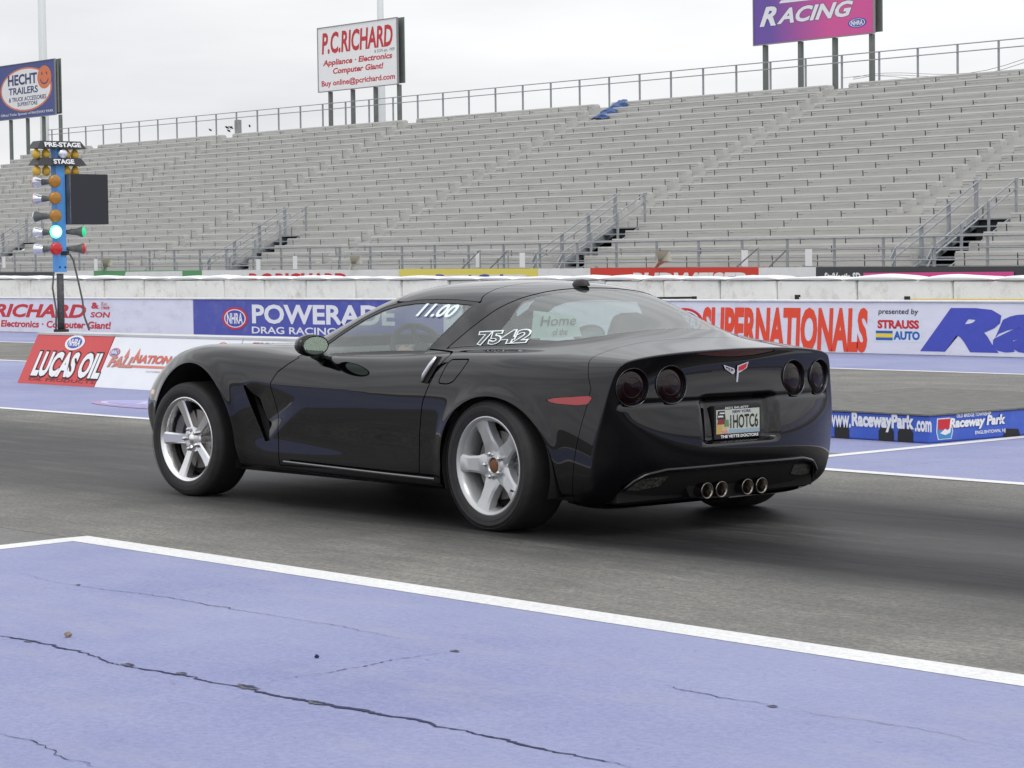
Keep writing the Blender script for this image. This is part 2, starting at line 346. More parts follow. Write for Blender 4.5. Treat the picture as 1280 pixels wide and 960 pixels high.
def wtext(s, px0, px1, py0, py1, m, bold=0, shear=0, outline=None, px_mid=None):
    x0, z1 = W1(px0, py0); x1, z0 = W1(px1, py1); pm = (px0+px1)/2; z1 = W1(pm, py0)[1]; z0 = W1(pm, py1)[1]
    print_text(s, (x0, 0.0, z0), RT, UP, x0-x1, z1-z0, m, bw, bold, shear, .004, outline=outline)
wtext('P.C.', -75, -14, 379, 397, M_red, .03, .3)
wtext('RICHARD', -8, 108, 380, 397, M_red, .035, .3)
wtext('&', 114, 124, 378, 386, M_red, .04); wtext('SON', 113, 138, 390, 397, M_red, .03, .15); wtext('Est.', 127, 135, 378, 382, M_red); wtext('1909', 127, 137, 383, 387, M_red, .02)
wtext('Appliance ·', -80, -7, 402, 412, M_red, .03, .15)
wtext('Electronics · Computer Giant!', 1, 139, 401, 412.5, M_red, .03, .15)
def w_emblem(pcx, pcy, wpx, hpx):
    x, z = W1(pcx, pcy); x2 = W1(pcx+wpx/2, pcy)[0]; z2 = W1(pcx, pcy-hpx/2)[1]
    emblem((x, .002, z), abs(x-x2), z2-z, bw, lift=.003)
w_emblem(294, 398, 32, 28)
wtext('POWERADE', 315, 494, 381, 406, M_white, .03)
wtext('DRAG RACING', 315, 420, 409, 418, M_white, .02)
w_emblem(856, 402, 46, 34)
wtext('SUPERNATIONALS', 877, 1085, 384, 438.5, M_orange, .045, .12)
wtext('presented by', 1098, 1148, 386, 394.5, M_black, .01, .1)
x0, z0 = W1(1092, 427); x1, z1 = W1(1152, 397); flat_poly([(0, 0), (x0-x1, 0), (x0-x1, z1-z0), (0, z1-z0)], (x0, 0, z0), RT, UP, mat('sticker_white', (.7, .74, .8), .5), bw, 'sticker', .002)
wtext('STRAUSS', 1097, 1149, 400, 411, M_red, .05); wtext('AUTO', 1117, 1150, 414, 425, mat('auto_blue', srgb(30, 95, 175), .5), .05)
for k, (a, b) in enumerate(((413.5, 416.5), (417, 421.5), (422, 425))):
    x0, z0 = W1(1095, b); x1, z1 = W1(1116, a)
    flat_poly([(0, 0), (x0-x1, 0), (x0-x1, z1-z0), (0, z1-z0)], (x0, 0, z0), RT, UP, M_yellow if k == 1 else MATS['auto_blue'], bw, 'sticker_bar', .004)
M_rblue = mat('lettering_blue', srgb(66, 78, 178), .5, var=.08, vscale=8)
wtext('R', 1150, 1252, 385, 440, M_rblue, .06, .35); wtext('a', 1241, 1306, 393, 441, M_rblue, .06, .3); wtext('c', 1312, 1372, 393, 441, M_rblue, .06, .3)

# ------------------------------------------------------------------ concrete block wall with white plastic capping behind it
YB = -21.0; GR = .0045
blk = thing('block_wall', 'rough whitewashed concrete block wall standing behind the banner wall', 'wall', (0, YB, 0))
x = 3.0; k = 0
while x < 60:
    wd = random.choice([1.35, 1.5, 1.75, 1.95]); z = .985+GR*(x-25); j = lambda: random.uniform(-.012, .012)
    bx = MB(); bx.hexa([(x+.012, -.6+j(), 0), (x+wd-.012, -.6+j(), 0), (x+wd-.012, 2*j(), 0), (x+.012, 2*j(), 0), (x+.02, -.6+j(), z+j()), (x+wd-.02, -.6+j(), z+j()), (x+wd-.02, 2*j(), z+j()), (x+.02, 2*j(), z+j())])
    bx.build('concrete_block', M_conc, blk, bevel=.035); x += wd
cap = thing('barrier_capping', 'lumpy white plastic capping lying along the top of the block wall', 'capping', (0, YB, 0))
x = 3.0
while x < 60:
    wd = random.uniform(.9, 1.6); z = .998+GR*(x+wd/2-25); n = 10; vs = []; fs = []; hh = random.uniform(.045, .075); tl = random.uniform(-.012, .012)
    prof = [(.03, -.01), (.05, .025), (.0, 1.0), (-.25, 1.12), (-.55, .9), (-.64, -.01)]
    for i in range(n+1):
        t_ = i/n; e = (1-abs(2*t_-1)**3.2)*(1+.12*math.sin(t_*9+x))
        for py, ph in prof: vs.append((x+t_*(wd-.02), py*(.9+.1*e), z+tl*(t_-.5)+(ph*hh*e if ph > .5 else ph*(.2+.8*e))))
    m_ = len(prof)
    for i in range(n):
        for q in range(m_-1): fs.append((i*m_+q, i*m_+q+1, (i+1)*m_+q+1, (i+1)*m_+q))
    fs += [tuple(range(m_))[::-1], tuple(n*m_+q for q in range(m_))]
    MB().add(vs, fs).build('cap_section', M_cap, cap, smooth=True); x += wd
# things wedged between the two walls
def wallbit(name, label, cat, px0, px1, py0, py1, y, m, th=.05):
    a = P(px0, py0, 1, y); b = P(px1, py1, 1, y); t = thing(name, label, cat, (b[0], y, 0)); return t, a, b
t = thing('folded_frame', 'dark folded frame stored behind the banner wall by the orange lettering', 'frame', (0, -18, 0))
a = P(808, 371, 1, -18); b = P(866, 377, 1, -18)
MB().box((b[0], -.05, 0), (a[0], 0, a[2]-.03)).build('cover', mat('dark_tarp', (.1, .1, .1), .8), t)
MB().bar((a[0], 0.02, a[2]-.02), (b[0], 0.02, a[2]-.01), .03).build('top_bar', M_black, t); MB().box((b[0]-.06, -.03, 0), (b[0]-.01, .03, a[2]+.01)).build('end_post', M_black, t)
t = thing('white_sheet', 'sagging white plastic sheet strung behind the banner wall', 'sheet', (0, -18, 0))
a = P(997, 371, 1, -18); b = P(1134, 373, 1, -18); n = 14; vs = []
for i in range(n+1):
    s = i/n; z = a[2]+(b[2]-a[2])*s-.06*math.sin(math.pi*s); xx = a[0]+(b[0]-a[0])*s; vs += [(xx, .02*math.sin(s*9), z), (xx, .03*math.cos(s*7), .2)]
MB().add(vs, [(2*i, 2*i+1, 2*i+3, 2*i+2) for i in range(n)]).build('sheet', M_cap, t, smooth=True)
for q in (a, b): MB().box((q[0]-.03, -.03, 0), (q[0]+.03, .03, q[2]+.03)).build('post', M_black, t)
t = thing('yellow_banner', 'yellow strip of banner hung behind the banner wall at right', 'banner', (0, -18, 0))
a = P(1138, 373, 1, -18); b = P(1330, 376, 1, -18)
MB().box((b[0], -.02, .15), (a[0], 0, .5*(a[2]+b[2])+.01)).build('cloth', M_yellow, t)

# ------------------------------------------------------------------ rear wall with painted advertisements
YR = -38.0
rw = thing('sponsor_wall', 'low white wall painted with adverts in front of the grandstand', 'wall', (0, YR, 0))
def zr(x): return 1.16+GR*(x-50)
def W3(px, py=340): return P(px, py, 1, YR)[0]
def wpanel(px0, px1, m, name='advert_panel', dz=0, y1=0.0):
    xa, xb = W3(px0), W3(px1); za, zb = zr(xa)+dz, zr(xb)+dz
    return MB().hexa([(xb, -.25, 0), (xa, -.25, 0), (xa, y1, 0), (xb, y1, 0), (xb, -.25, zb), (xa, -.25, za), (xa, y1, za), (xb, y1, zb)]).build(name, m, rw)
M_gr = mat('advert_green', srgb(85, 150, 100), .6); M_dk = mat('advert_black', srgb(60, 62, 66), .6); M_pk = mat('advert_pink', srgb(215, 75, 145), .6); M_yl = mat('advert_yellow', srgb(222, 208, 100), .6)
M_rd = mat('advert_red', srgb(205, 58, 45), .6); M_w3 = mat('advert_white', (.72, .73, .74), .7, var=.05, dirt=(.4, .4, .38), dirt_amt=.3)
for a, b, m, dz in [(-60, 66, M_dk, -.04), (66.3, 117, M_w3, 0), (117.3, 252, M_gr, 0), (252.3, 498.7, M_w3, 0), (499, 672, M_yl, .012), (672.3, 737.7, M_w3, .01), (738, 948, M_rd, .02), (948.3, 1019.7, M_w3, .01), (1020, 1290, M_dk, .02)]: wpanel(a, b, m, dz=dz)
def r3text(s, px0, px1, h, top, m, bold=.03, shear=0, up=.0):
    xa, xb = W3(px0), W3(px1); z = zr((xa+xb)/2)-top
    print_text(s, (xa, .006, z-h), Vector((xb-xa, 0, zr(xb)-zr(xa))), UP, xa-xb, h, m, rw, bold, shear, .004)
flat_poly([(0, 0), (W3(152)-W3(228), 0), (W3(152)-W3(228), .5), (.3, .5)], (W3(152), 0, zr(W3(190))-.53), RT, UP, M_w3, rw, 'advert_field', .003)
r3text('P.C.RICHARD', 310, 434, .5, .09, M_red, .05, .1)
xa, xb = W3(507), W3(664); flat_poly([(.4, 0), (xa-xb-.4, 0), (xa-xb, .3), (xa-xb-.3, .45), (.3, .45), (0, .3)], (xa, 0, zr((xa+xb)/2)-.62), RT, UP, M_w3, rw, 'advert_field', .003)
r3text('Pepsi Cola', 545, 640, .4, .14, M_blue, .04)
r3text('BUDWEISER', 787, 934, .45, .10, M_white, .05, .25)
xa, xb = W3(1080), W3(1268); flat_poly([(0, 0), (xa-xb, 0), (xa-xb, .6), (0, .6)], (xa, 0, zr((xa+xb)/2)-.72), RT, UP, M_pk, rw, 'advert_field', .024)
r3text('StriVectin-SD', 1031, 1076, .22, .12, M_white, .04)
xa, xb = W3(1084), W3(1236); print_text('The stretch-mark cream turned anti-wrinkle phenomenon?', (xa, .03, zr((xa+xb)/2)-.37), RT, UP, xa-xb, .17, M_dk, rw, .02, 0, .004)
# loudspeaker horns on the rear wall
M_horn = mat('horn_plastic', (.52, .50, .44), .55)
def horn(px, py, lab, big=1.0):
    q = P(px, py, 1, YR); t = thing('horn_loudspeaker', lab, 'loudspeaker', (q[0], YR-.1, zr(q[0])), 'horn loudspeakers on the rear wall')
    d = Vector((-.75, .25, .42)).normalized(); o = Vector((0.15, 0, .08)); prof = [(.05, 0), (.06, .1), (.09, .25), (.15, .4), (.2, .5)]
    n = 4; r = Vector((d.y, -d.x, 0)).normalized(); u = r.cross(d); vs = []; fs = []
    for rr, tt in prof:
        for a, b in ((-1, -1), (1, -1), (1, 1), (-1, 1)): vs.append(o+d*tt*big+(r*a*1.1+u*b*.85)*rr*big*.85)
    for i in range(len(prof)-1):
        for k in range(4): fs.append((i*4+k, i*4+(k+1) % 4, (i+1)*4+(k+1) % 4, (i+1)*4+k))
    fs.append((3, 2, 1, 0)); MB().add(vs, fs).build('horn', M_horn, t)
    MB().tube([o-d*.14, o+d*.02], .055, 10).build('driver_can', M_horn, t, smooth=True); MB().bar((.15, 0, -.02), (.15, 0, .1), .04).build('bracket', M_grey, t)
horn(440, 338, 'beige horn loudspeaker on the rear wall above the red lettering'); horn(822, 336, 'beige horn loudspeaker on the rear wall over the red beer advert', 1.1); horn(130, 340, 'beige horn loudspeaker on the rear wall beside the green advert')

# ------------------------------------------------------------------ grandstand
YG, ZG, NR, DY, DZ = -44.6, 1.14, 24, .61, .268
GX0, GX1 = 22.0, 112.0
def gz(x): return GR*.75*(x-55)
M_alu = mat('weathered_aluminium', (.60, .597, .575), .5, metal=.15, var=.10, vscale=1.6, stretch=(.4, 3, 3), dirt=(.3, .29, .26), dirt_amt=.3, dscale=1.5)
M_alu2 = mat('riser_aluminium', (.46, .457, .438), .6, metal=.1, var=.10, vscale=2.0, stretch=(.4, 3, 6), dirt=(.22, .21, .2), dirt_amt=.3, dscale=1.2)
M_brk = mat('bracket_grey', (.05, .05, .052), .7); M_galv = mat('galvanised_steel', (.30, .32, .34), .5, metal=.3, var=.15, vscale=8)
M_dsh = mat('understructure', (.045, .05, .05), .8)
gs = thing('grandstand', 'long grey aluminium bleacher grandstand rising behind the track walls', 'grandstand', (0, 0, 0))
AISLES = [1.83*k for k in (21.5, 28.5, 35.5, 42.5, 50.5, 57.5)]; AW = 1.0
STAIRS = [(35.9, 0), (51.3, 0), (70.7, 0), (91.5, 0)]; SW = 1.5; SR = 5     # stairs cut through the lowest rows
def gpt(x, y, z): return (x, y, z+gz(x))
def gbox(mb, x0, x1, y0, y1, z0, z1):
    mb.hexa([gpt(x0, y0, z0), gpt(x1, y0, z0), gpt(x1, y1, z0), gpt(x0, y1, z0), gpt(x0, y0, z1), gpt(x1, y0, z1), gpt(x1, y1, z1), gpt(x0, y1, z1)])
def cuts(gaps):
    out = []; x = GX0
    for a, b in sorted(gaps):
        if b <= x: continue
        if a > x: out.append((x, a))
        x = max(x, b)
    out.append((x, GX1)); return out
brk = MB(); und = MB(); panels = []
def kick(mb, x0, x1, y, z):
    gbox(mb, x0, x1, y-.03, y-.012, z+.01, z+.268); gbox(mb, x0, x1, y-.03, y-.004, z+.277, z+.352)
for i in range(NR):
    y = YG-DY*i; z = ZG+DZ*i; sg = [(s-SW/2, s+SW/2) for s, _ in STAIRS] if i < SR else []
    for a, b in cuts(sg):
        mb = MB(); gbox(mb, a, b, y-DY, y, z-.035, z); mb.build('tread_board', M_alu2, gs)
        mb = MB(); gbox(mb, a, b, y-DY-.012, y-DY+.018, z+.0, z+DZ-.038); mb.build('riser_board', M_alu2, gs)
    ag = [(a-AW/2, a+AW/2) for a in AISLES]
    if i < SR: ag = [(s-SW/2-.05, s+SW/2+.05) for s, _ in STAIRS]+[(a-AW/2, a+AW/2) for a in AISLES if min(abs(a-s) for s, _ in STAIRS) > 3.5]
    zs = z+.36; ys = y-.26
    for a, b in cuts(ag):
        # planks of about 7.3 m butted end to end; a few sit slightly proud or dip
        n = max(1, round((b-a)/7.3)); w_ = (b-a)/n
        for k in range(n):
            mb = MB(); dz = random.uniform(-.006, .006); dy = random.uniform(-.01, .01)
            x0, x1 = a+k*w_+.012, a+(k+1)*w_-.012
            gbox(mb, x0, x1, ys-.27+dy, ys+dy, zs+dz, zs+.052+dz); mb.build('seat_plank', M_alu, gs)
        x = math.ceil(a/1.83)*1.83
        while x < b:
            if x > a+.05: gbox(brk, x-.02, x+.02, ys-.22, ys-.06, z+.003, zs-.012)
            x += 1.83
        x = math.floor(a/1.83)*1.83
        while x < b:
            p0, p1 = max(x+.024, a+.01), min(x+1.83-.024, b-.01)
            if x > a+.05: gbox(brk, x-.022, x+.022, ys-.034, ys-.020, z+.01, z+.34)
            if p1-p0 > .03: panels.append((math.hypot((p0+p1)/2-CP[0], ys-CP[1]), p0, p1, ys, z))
            x += 1.83
    for a, b in cuts(ag):
        for x in (a, b):
            if GX0 < x < GX1:
                mb = MB(); gbox(mb, x-.012, x+.012, ys-.30, ys-.002, z+.002, zs-.003); mb.build('end_plate', M_alu2, gs)
    for a in AISLES:      # half steps in the aisle
        if not any(abs(a-s) < 3.5 for s, _ in STAIRS) or i >= SR:
            mb = MB(); gbox(mb, a-AW/2+.03, a+AW/2-.03, y-DY+.02, y-.24, z+.004, z+.21); mb.build('aisle_step', M_alu2, gs)
stuff(brk.build('seat_brackets', M_brk, gs))
vis = lambda q: 24 < q[1] < 98
panels.sort(key=lambda q: (not vis(q), q[0])); far = MB()
for k, q in enumerate(panels):
    if k < 300: mb = MB(); kick(mb, *q[1:]); mb.build('riser_panel', M_alu2, gs)
    else: kick(far, *q[1:])
stuff(far.build('riser_panels', M_alu2, gs))
mb = MB(); gbox(mb, GX0, GX1, YG+.001, YG+.03, .2, ZG-.04); mb.build('front_fascia', M_alu2, gs)
# top walkway, its edge joists and the beams of the end frames
yt = YG-DY*NR; zt = ZG+DZ*NR
mb = MB(); gbox(mb, GX0, GX1, yt-.9, yt, zt-.05, zt); mb.build('top_walkway', M_alu2, gs)
mb = MB(); gbox(mb, GX0, GX1, yt-.96, yt-.905, zt-.1, zt+.06); mb.build('edge_beam', M_galv, gs)
for x in np.arange(GX0+.5, GX1, 1.83*5):
    mb = MB(); mb.bar(gpt(x, YG, ZG-.15), gpt(x, yt-.9, zt-.15), .12, .2); mb.bar(gpt(x, yt-.8, zt-.1), (x, yt-.8, 0), .14); mb.bar(gpt(x, (YG+yt)/2, (ZG+zt)/2-.2), (x, (YG+yt)/2, 0), .14); mb.build('support_frame', M_galv, gs)
def railing(label, x0, x1, y, z0, h, rails, step, seedgap=()):
    t = thing('railing', label, 'railing', (0, 0, 0))
    x = math.ceil(x0/step)*step; post = None
    while x <= x1:
        if not any(a < x < b for a, b in seedgap):
            mb = MB(); mb.bar(gpt(x, y, z0), gpt(x, y, z0+h), .06); mb.build('post', M_galv, t)
        x += step
    for rz_ in rails:
        for a, b in [(x0, x1)] if not seedgap else [(p, q) for p, q in zip([x0]+[g[1] for g in seedgap], [g[0] for g in seedgap]+[x1])]:
            mb = MB(); mb.tube([gpt(a, y+.04, z0+rz_), gpt(b, y+.04, z0+rz_)], .022, 6); mb.build('rail', M_galv, t)
    return t
mb = MB(); gbox(mb, GX0, GX1, yt-.88, yt-.86, .05, zt-.06); mb.build('rear_cladding', M_dsh, gs)
top = railing('thin steel guard railing along the top edge of the grandstand', GX0, GX1, yt-.85, zt-.02, 1.32, (1.32, 1.05, .06), 1.83)
for x in np.arange(math.ceil(GX0/1.83)*1.83, GX1, 1.83):
    mb = MB(); gbox(mb, x+.05, x+.45, yt-.9, yt-.7, zt-.16, zt-.02); mb.build('clamp', M_brk, top)
railing('galvanised railing along the front walkway of the grandstand', GX0, GX1, YG+1.0, ZG-.6, 1.42, (1.42, 1.1, .78, .45), 1.83)
sw = MB(); gbox(sw, GX0, GX1, YG+.04, YG+1.2, ZG-.64, ZG-.6); sw.build('front_walkway', M_alu2, gs)

for (sx, _), lab in zip(STAIRS, ('steel stairs with handrails at the right end of the grandstand front', 'steel stairs with handrails in the middle of the grandstand front, above the red advert', 'steel stairs with handrails left of centre on the grandstand front', 'steel stairs with handrails at the left end of the grandstand front, behind the lights')):
    t = thing('stairs', lab, 'stairs', (sx, 0, 0), 'stairs up the grandstand front'); n = 9
    ya, za = YG+.55, ZG-.6; yb, zb = YG-DY*SR, ZG+DZ*SR; g0 = gz(sx); w2 = SW/2-.1
    for k in range(n):
        f = (k+1)/n; MB().box((-w2, ya+(yb-ya)*f-.02, za+(zb-za)*f-.04+g0), (w2, ya+(yb-ya)*f+.25, za+(zb-za)*f+g0)).build('step', M_galv, t)
    for s in (-1, 1):
        MB().bar((s*w2, ya+.1, za+g0), (s*w2, yb, zb+g0-.05), .05, .26).build('stringer', M_galv, t)
        tp = [(ya, za), (ya+(yb-ya)*.33, za+(zb-za)*.33), (ya+(yb-ya)*.66, za+(zb-za)*.66), (yb, zb)]
        for kk, (yy, zz) in enumerate(tp): MB().bar((s*(w2+.07), yy, zz+g0-.1), (s*(w2+.07), yy, zz+g0+1.12), .09 if s > 0 else .06).build('handrail_post', M_galv, t)
        for hh in (1.12, .86): MB().tube([(s*(w2+.02), ya+.25, za+g0+hh-.35), (s*(w2+.02), ya, za+g0+hh), (s*(w2+.02), yb-.15, zb+g0+hh+.02)], .026, 6).build('handrail', M_galv, t)
        MB().box((s*(w2+.12)-.01, yb, .2), (s*(w2+.12)+.01, ya-.5, ZG-.1+g0)).build('side_sheet', M_dsh, t)
    MB().box((-w2-.1, yb-.03, .2), (w2+.1, yb, zb+g0-.05)).build('back_sheet', M_dsh, t)
# slanted access rails beside the walkway + white number plates
for px, py, lab in [(598, 325, 'white number plate on the front railing above the yellow advert'), (653, 325, 'white number plate on the front railing, second from centre'), (931, 323, 'white number plate on the front railing above the red advert end'), (1011, 322, 'white number plate on the front railing over the white wall gap'), (323, 332, 'white number plate at the foot of the left-centre stairs'), (369, 328, 'white number plate right of the left-centre stairs'), (5, 328, 'white number plate at the far left of the front railing'), (120, 331, 'white number plate beside the starting lights')]:
    q = P(px, py, 1, YG+1.12); o = MB().box((-.13, 0, -.24), (.13, .012, .24)).build('number_plate', M_white); o.location = q; tag(o, lab, 'sign', 'number plates on the front railing')
for hk, (px0, py0, px1, py1) in enumerate([(575, 338, 600, 313), (610, 338, 635, 313), (918, 336, 948, 310), (960, 335, 984, 312)]):
    a = P(px0, py0, 1, YG+1.3); b = P(px1, py1, 1, YG+1.3); t = MB(); t.tube([a, b, (b[0], b[1], .3)], .03, 6)
    tag(t.build('access_rail', M_galv), ('slanting access handrail left of the yellow advert end, leftmost of four', 'slanting access handrail above the yellow advert, second of four', 'slanting access handrail above the right end of the red advert, third of four', 'slanting access handrail left of the black and pink advert, rightmost of four')[hk], 'handrail', 'slanting access handrails')
# blue tarpaulin bundled on the top rows
tp = thing('blue_tarpaulin', 'crumpled blue tarpaulin lying over the top rows of the grandstand', 'tarpaulin', (0, 0, 0))
vs = []; fs = []; n, m_ = 14, 6
for i in range(n):
    s = i/(n-1); q = P(745+34*s, 148-18*s, 1, yt+DY*3*(1-s)+.1)
    for k in range(m_):
        u = k/(m_-1); vs.append((q[0]-.45+.85*u+.1*math.sin(i*2.1), q[1]+.1*math.sin(k*3+i), zt-DZ*3*(1-s)+gz(q[0])+-.02+.16*math.sin(math.pi*u)*(.7+.5*random.random())+.15))
for i in range(n-1):
    for k in range(m_-1): fs.append((i*m_+k, i*m_+k+1, (i+1)*m_+k+1, (i+1)*m_+k))
MB().add(vs, fs).build('cloth', mat('tarp_blue', srgb(55, 85, 135), .6), tp, smooth=False)

# ------------------------------------------------------------------ billboards behind the grandstand
YS = yt-1.4; M_post = mat('post_green_grey', (.16, .18, .17), .6, metal=.2, var=.1)
def billboard(label, px_l, px_r, pyt_l, pyt_r, pyb_l, pyb_r, face, posts_px):
    a = P(px_l, pyb_l, 1, YS); b = P(px_r, pyb_r, 1, YS); c = P(px_l, pyt_l, 1, YS); d = P(px_r, pyt_r, 1, YS)
    zb = (a[2]+b[2])/2; ztp = (c[2]+d[2])/2; w_ = a[0]-b[0]
    t = thing('billboard', label, 'billboard', (a[0], YS, 0), 'billboards behind the grandstand')
    # two faces set in a shallow box, the far one seen edge on
    MB().box((-w_, -.05, zb), (0, 0, ztp)).build('face_panel', face, t)
    MB().box((-w_-.15, -.34, zb+.04), (-.15, -.28, ztp+.04)).build('rear_panel', M_post, t)
    for k in np.linspace(.08, .92, 4): MB().bar((-w_*k-.1, -.06, zb+.3), (-w_*k-.10, -.28, zb+.3), .06).build('spacer', M_post, t)
    fr = MB(); e = .035
    for q0, q1 in (((-w_-e, zb-e), (e, zb)), ((-w_-e, ztp), (e, ztp+e)), ((-w_-e, zb), (-w_, ztp)), ((0, zb), (e, ztp))): fr.box((q0[0], -.07, q0[1]), (q1[0], .03, q1[1]))
    fr.build('frame', M_grey, t)
    for px in posts_px:
        x = P(px, 110, 1, YS)[0]-a[0]; MB().box((x-.08, -.27, 0), (x+.08, -.11, zb-.03)).build('post', M_post, t); MB().box((x-.06, -.11, zb+.1), (x+.06, -.06, ztp-.1)).build('upright', M_post, t)
    return t, w_, zb, ztp-zb
def bt(t, w_, zb, h, s, u0, u1, v0, v1, m, bold=.03, shear=0, outline=None, lift=.004):
    print_text(s, (-w_*u0, 0, zb+h*v0), RT, UP, w_*(u1-u0), h*(v1-v0), m, t, bold, shear, lift, outline=outline)
sg = billboard('white billboard with red lettering on four posts above the grandstand', 398.5, 497, 35, 23, 114, 105.5, M_white, (409, 437, 465.5, 495))
rd = mat('billboard_red', srgb(190, 50, 60), .6)
bt(*sg, 'P.C.RICHARD', .05, .95, .58, .92, rd, .03, .12); bt(*sg, 'Appliance · Electronics', .06, .94, .37, .49, rd, .03, .15); bt(*sg, 'Computer Giant!', .19, .83, .23, .35, rd, .03, .15)
bt(*sg, 'Buy online@pcrichard.com', .04, .97, .05, .17, rd, .025, 0); bt(*sg, '& SON est. 1909', .72, .97, .51, .56, M_grey, .01, .1)
# orange and blue trailer sign, far left
sg = billboard('blue billboard with a white oval and orange smiling face, far left', -2, 69.5, 82, 75.5, 149, 144.5, mat('billboard_blue', srgb(72, 84, 140), .6), (9, 30, 50, 71))
t, w_, zb, h = sg; org = mat('billboard_orange', srgb(214, 120, 80), .6)
flat_poly(ell(.50*w_, .52*h, .45*w_, .405*h, 40), (0, 0, zb), RT, UP, org, t, 'oval_border', .003); flat_poly(ell(.50*w_, .52*h, .425*w_, .375*h, 40), (0, 0, zb), RT, UP, M_white, t, 'oval', .006)
flat_poly(ell(.825*w_, .70*h, .12*w_, .21*h, 30), (0, 0, zb), RT, UP, org, t, 'smiling_face', .009)
for e in (-.04, .04): flat_poly(ell((.825+e)*w_, .77*h, .010*w_, .03*h, 10), (0, 0, zb), RT, UP, M_navy, t, 'face_eye', .012)
arc = [(.825*w_+.075*w_*math.cos(a), .69*h+.12*h*math.sin(a)) for a in np.linspace(math.pi*1.08, math.pi*1.92, 12)]; arc2 = [(.825*w_+.065*w_*math.cos(a), .70*h+.105*h*math.sin(a)) for a in np.linspace(math.pi*1.92, math.pi*1.08, 12)]
flat_poly(arc+arc2, (0, 0, zb), RT, UP, M_navy, t, 'face_smile', .012)
bt(*sg, 'HECHT', .19, .70, .61, .81, M_navy, .03, lift=.014); bt(*sg, 'TRAILERS', .20, .71, .44, .57, M_navy, .02, lift=.014); bt(*sg, '& TRUCK ACCESSORIES', .2, .85, .31, .39, M_navy, .01, lift=.014); bt(*sg, 'SUPERSTORE', .35, .70, .22, .29, M_navy, .01, lift=.014)
bt(*sg, 'Official Trailer Sponsor of RACEWAY PARK', .05, .97, .04, .10, M_white, .01, lift=.014)
# purple racing sign, top right
mg = bpy.data.materials.new('billboard_purple'); mg.use_nodes = True; q_ = mg.node_tree; bb = q_.nodes['Principled BSDF']; bb.inputs['Roughness'].default_value = .6
tcn = q_.nodes.new('ShaderNodeTexCoord'); s_ = q_.nodes.new('ShaderNodeSeparateXYZ'); r_ = q_.nodes.new('ShaderNodeValToRGB'); q_.links.new(tcn.outputs['Generated'], s_.inputs[0]); q_.links.new(s_.outputs['X'], r_.inputs[0]); q_.links.new(r_.outputs[0], bb.inputs['Base Color'])
r_.color_ramp.elements[0].position = .35; r_.color_ramp.elements[0].color = (*srgb(205, 85, 150), 1); r_.color_ramp.elements[1].position = .85; r_.color_ramp.elements[1].color = (*srgb(105, 80, 160), 1)
sg = billboard('purple and pink billboard with white racing lettering, top right', 942.5, 1092, -26, -42, 56, 41, mg, (953, 997, 1040, 1086))
M_bw = mat('billboard_white', (.75, .75, .8), .5)
bt(*sg, 'BUDWEISER', .10, .92, .68, .90, M_bw, .04, .3, outline=(M_navy, .02)); bt(*sg, 'R', .05, .20, .27, .57, M_bw, .04, .35, outline=(M_navy, .02)); bt(*sg, 'ACING', .20, .84, .28, .52, M_bw, .035, .35, outline=(M_navy, .02))
t, w_, zb, h = sg; flat_poly([(.22*w_, .60*h), (.89*w_, .585*h), (.92*w_, .635*h), (.24*w_, .645*h)], (0, 0, zb), RT, UP, M_bw, t, 'swoosh', .004)
emblem((-.87*w_, 0, zb+.17*h), .075*w_, .075*h, t, ring=M_blue, inner=M_blue, lift=.006)
# tall poles behind the stand
M_pole = mat('pole_white', (.62, .65, .66), .5)
for px0, py0, px1, py1, r, lab, y in [(43, 0, 56, 165, .30, 'tall white lighting mast behind the blue billboard at left', -70), (474, 0, 478, 160, .24, 'thin pale mast standing behind the white and red billboard', -85)]:
    b = P(px1, py1, 1, y); t = thing('mast', lab, 'mast', (b[0], y, 0), 'masts behind the grandstand')
    MB().tube([(0, 0, 0), (0, 0, 8), (.05, 0, 25)], [r*1.25, r, r*.75], 12).build('pole', M_pole, t, smooth=True); MB().tube([(0, 0, 0), (0, 0, .3)], r*2, 12).build('base_plate', M_galv, t)
# grey utility box and perched birds at the top railing
q = P(297, 158, 1, yt-.9); t = thing('utility_box', 'grey utility box fixed to the top railing of the grandstand', 'box', (q[0], yt-.95, zt+gz(q[0])-.02))
MB().box((-.14, -.1, 0), (.18, .12, .95)).build('housing', mat('box_grey', (.3, .3, .29), .7), t, bevel=.02); MB().box((-.12, .121, .5), (.16, .13, .85)).build('door', M_grey, t)
M_bird = mat('bird_dark', (.05, .05, .05), .8)
for k, (px, py) in enumerate([(263, 163), (284, 160), (289, 160), (286, 164), (312, 158)]):
    q = P(px, py, 1, yt-3.0); t = MB(); t.tube([(-.2, 0, -.08), (-.1, 0, 0), (.06, 0, .05), (.17, 0, .12), (.24, 0, .11)], [.01, .07, .08, .04, .005], 8)
    t.add([(-.05, 0, .05), (.1, 0, .05), (-.05, .35, .2), (-.05, 0, .05), (.1, 0, .05), (-.05, -.35, .2)], [(0, 1, 2), (4, 3, 5)])
    o = t.build('bird', M_bird); o.location = q; o.scale = (.6, .6, .6); o.rotation_euler[2] = .6*k; tag(o, ('leftmost small dark bird behind the top railing', 'small dark bird just left of the grey utility box, upper left of its pair', 'small dark bird nearest the left side of the grey utility box', 'lowest small dark bird left of the grey utility box', 'small dark bird right of the grey utility box')[k], 'bird', 'birds above the grandstand')
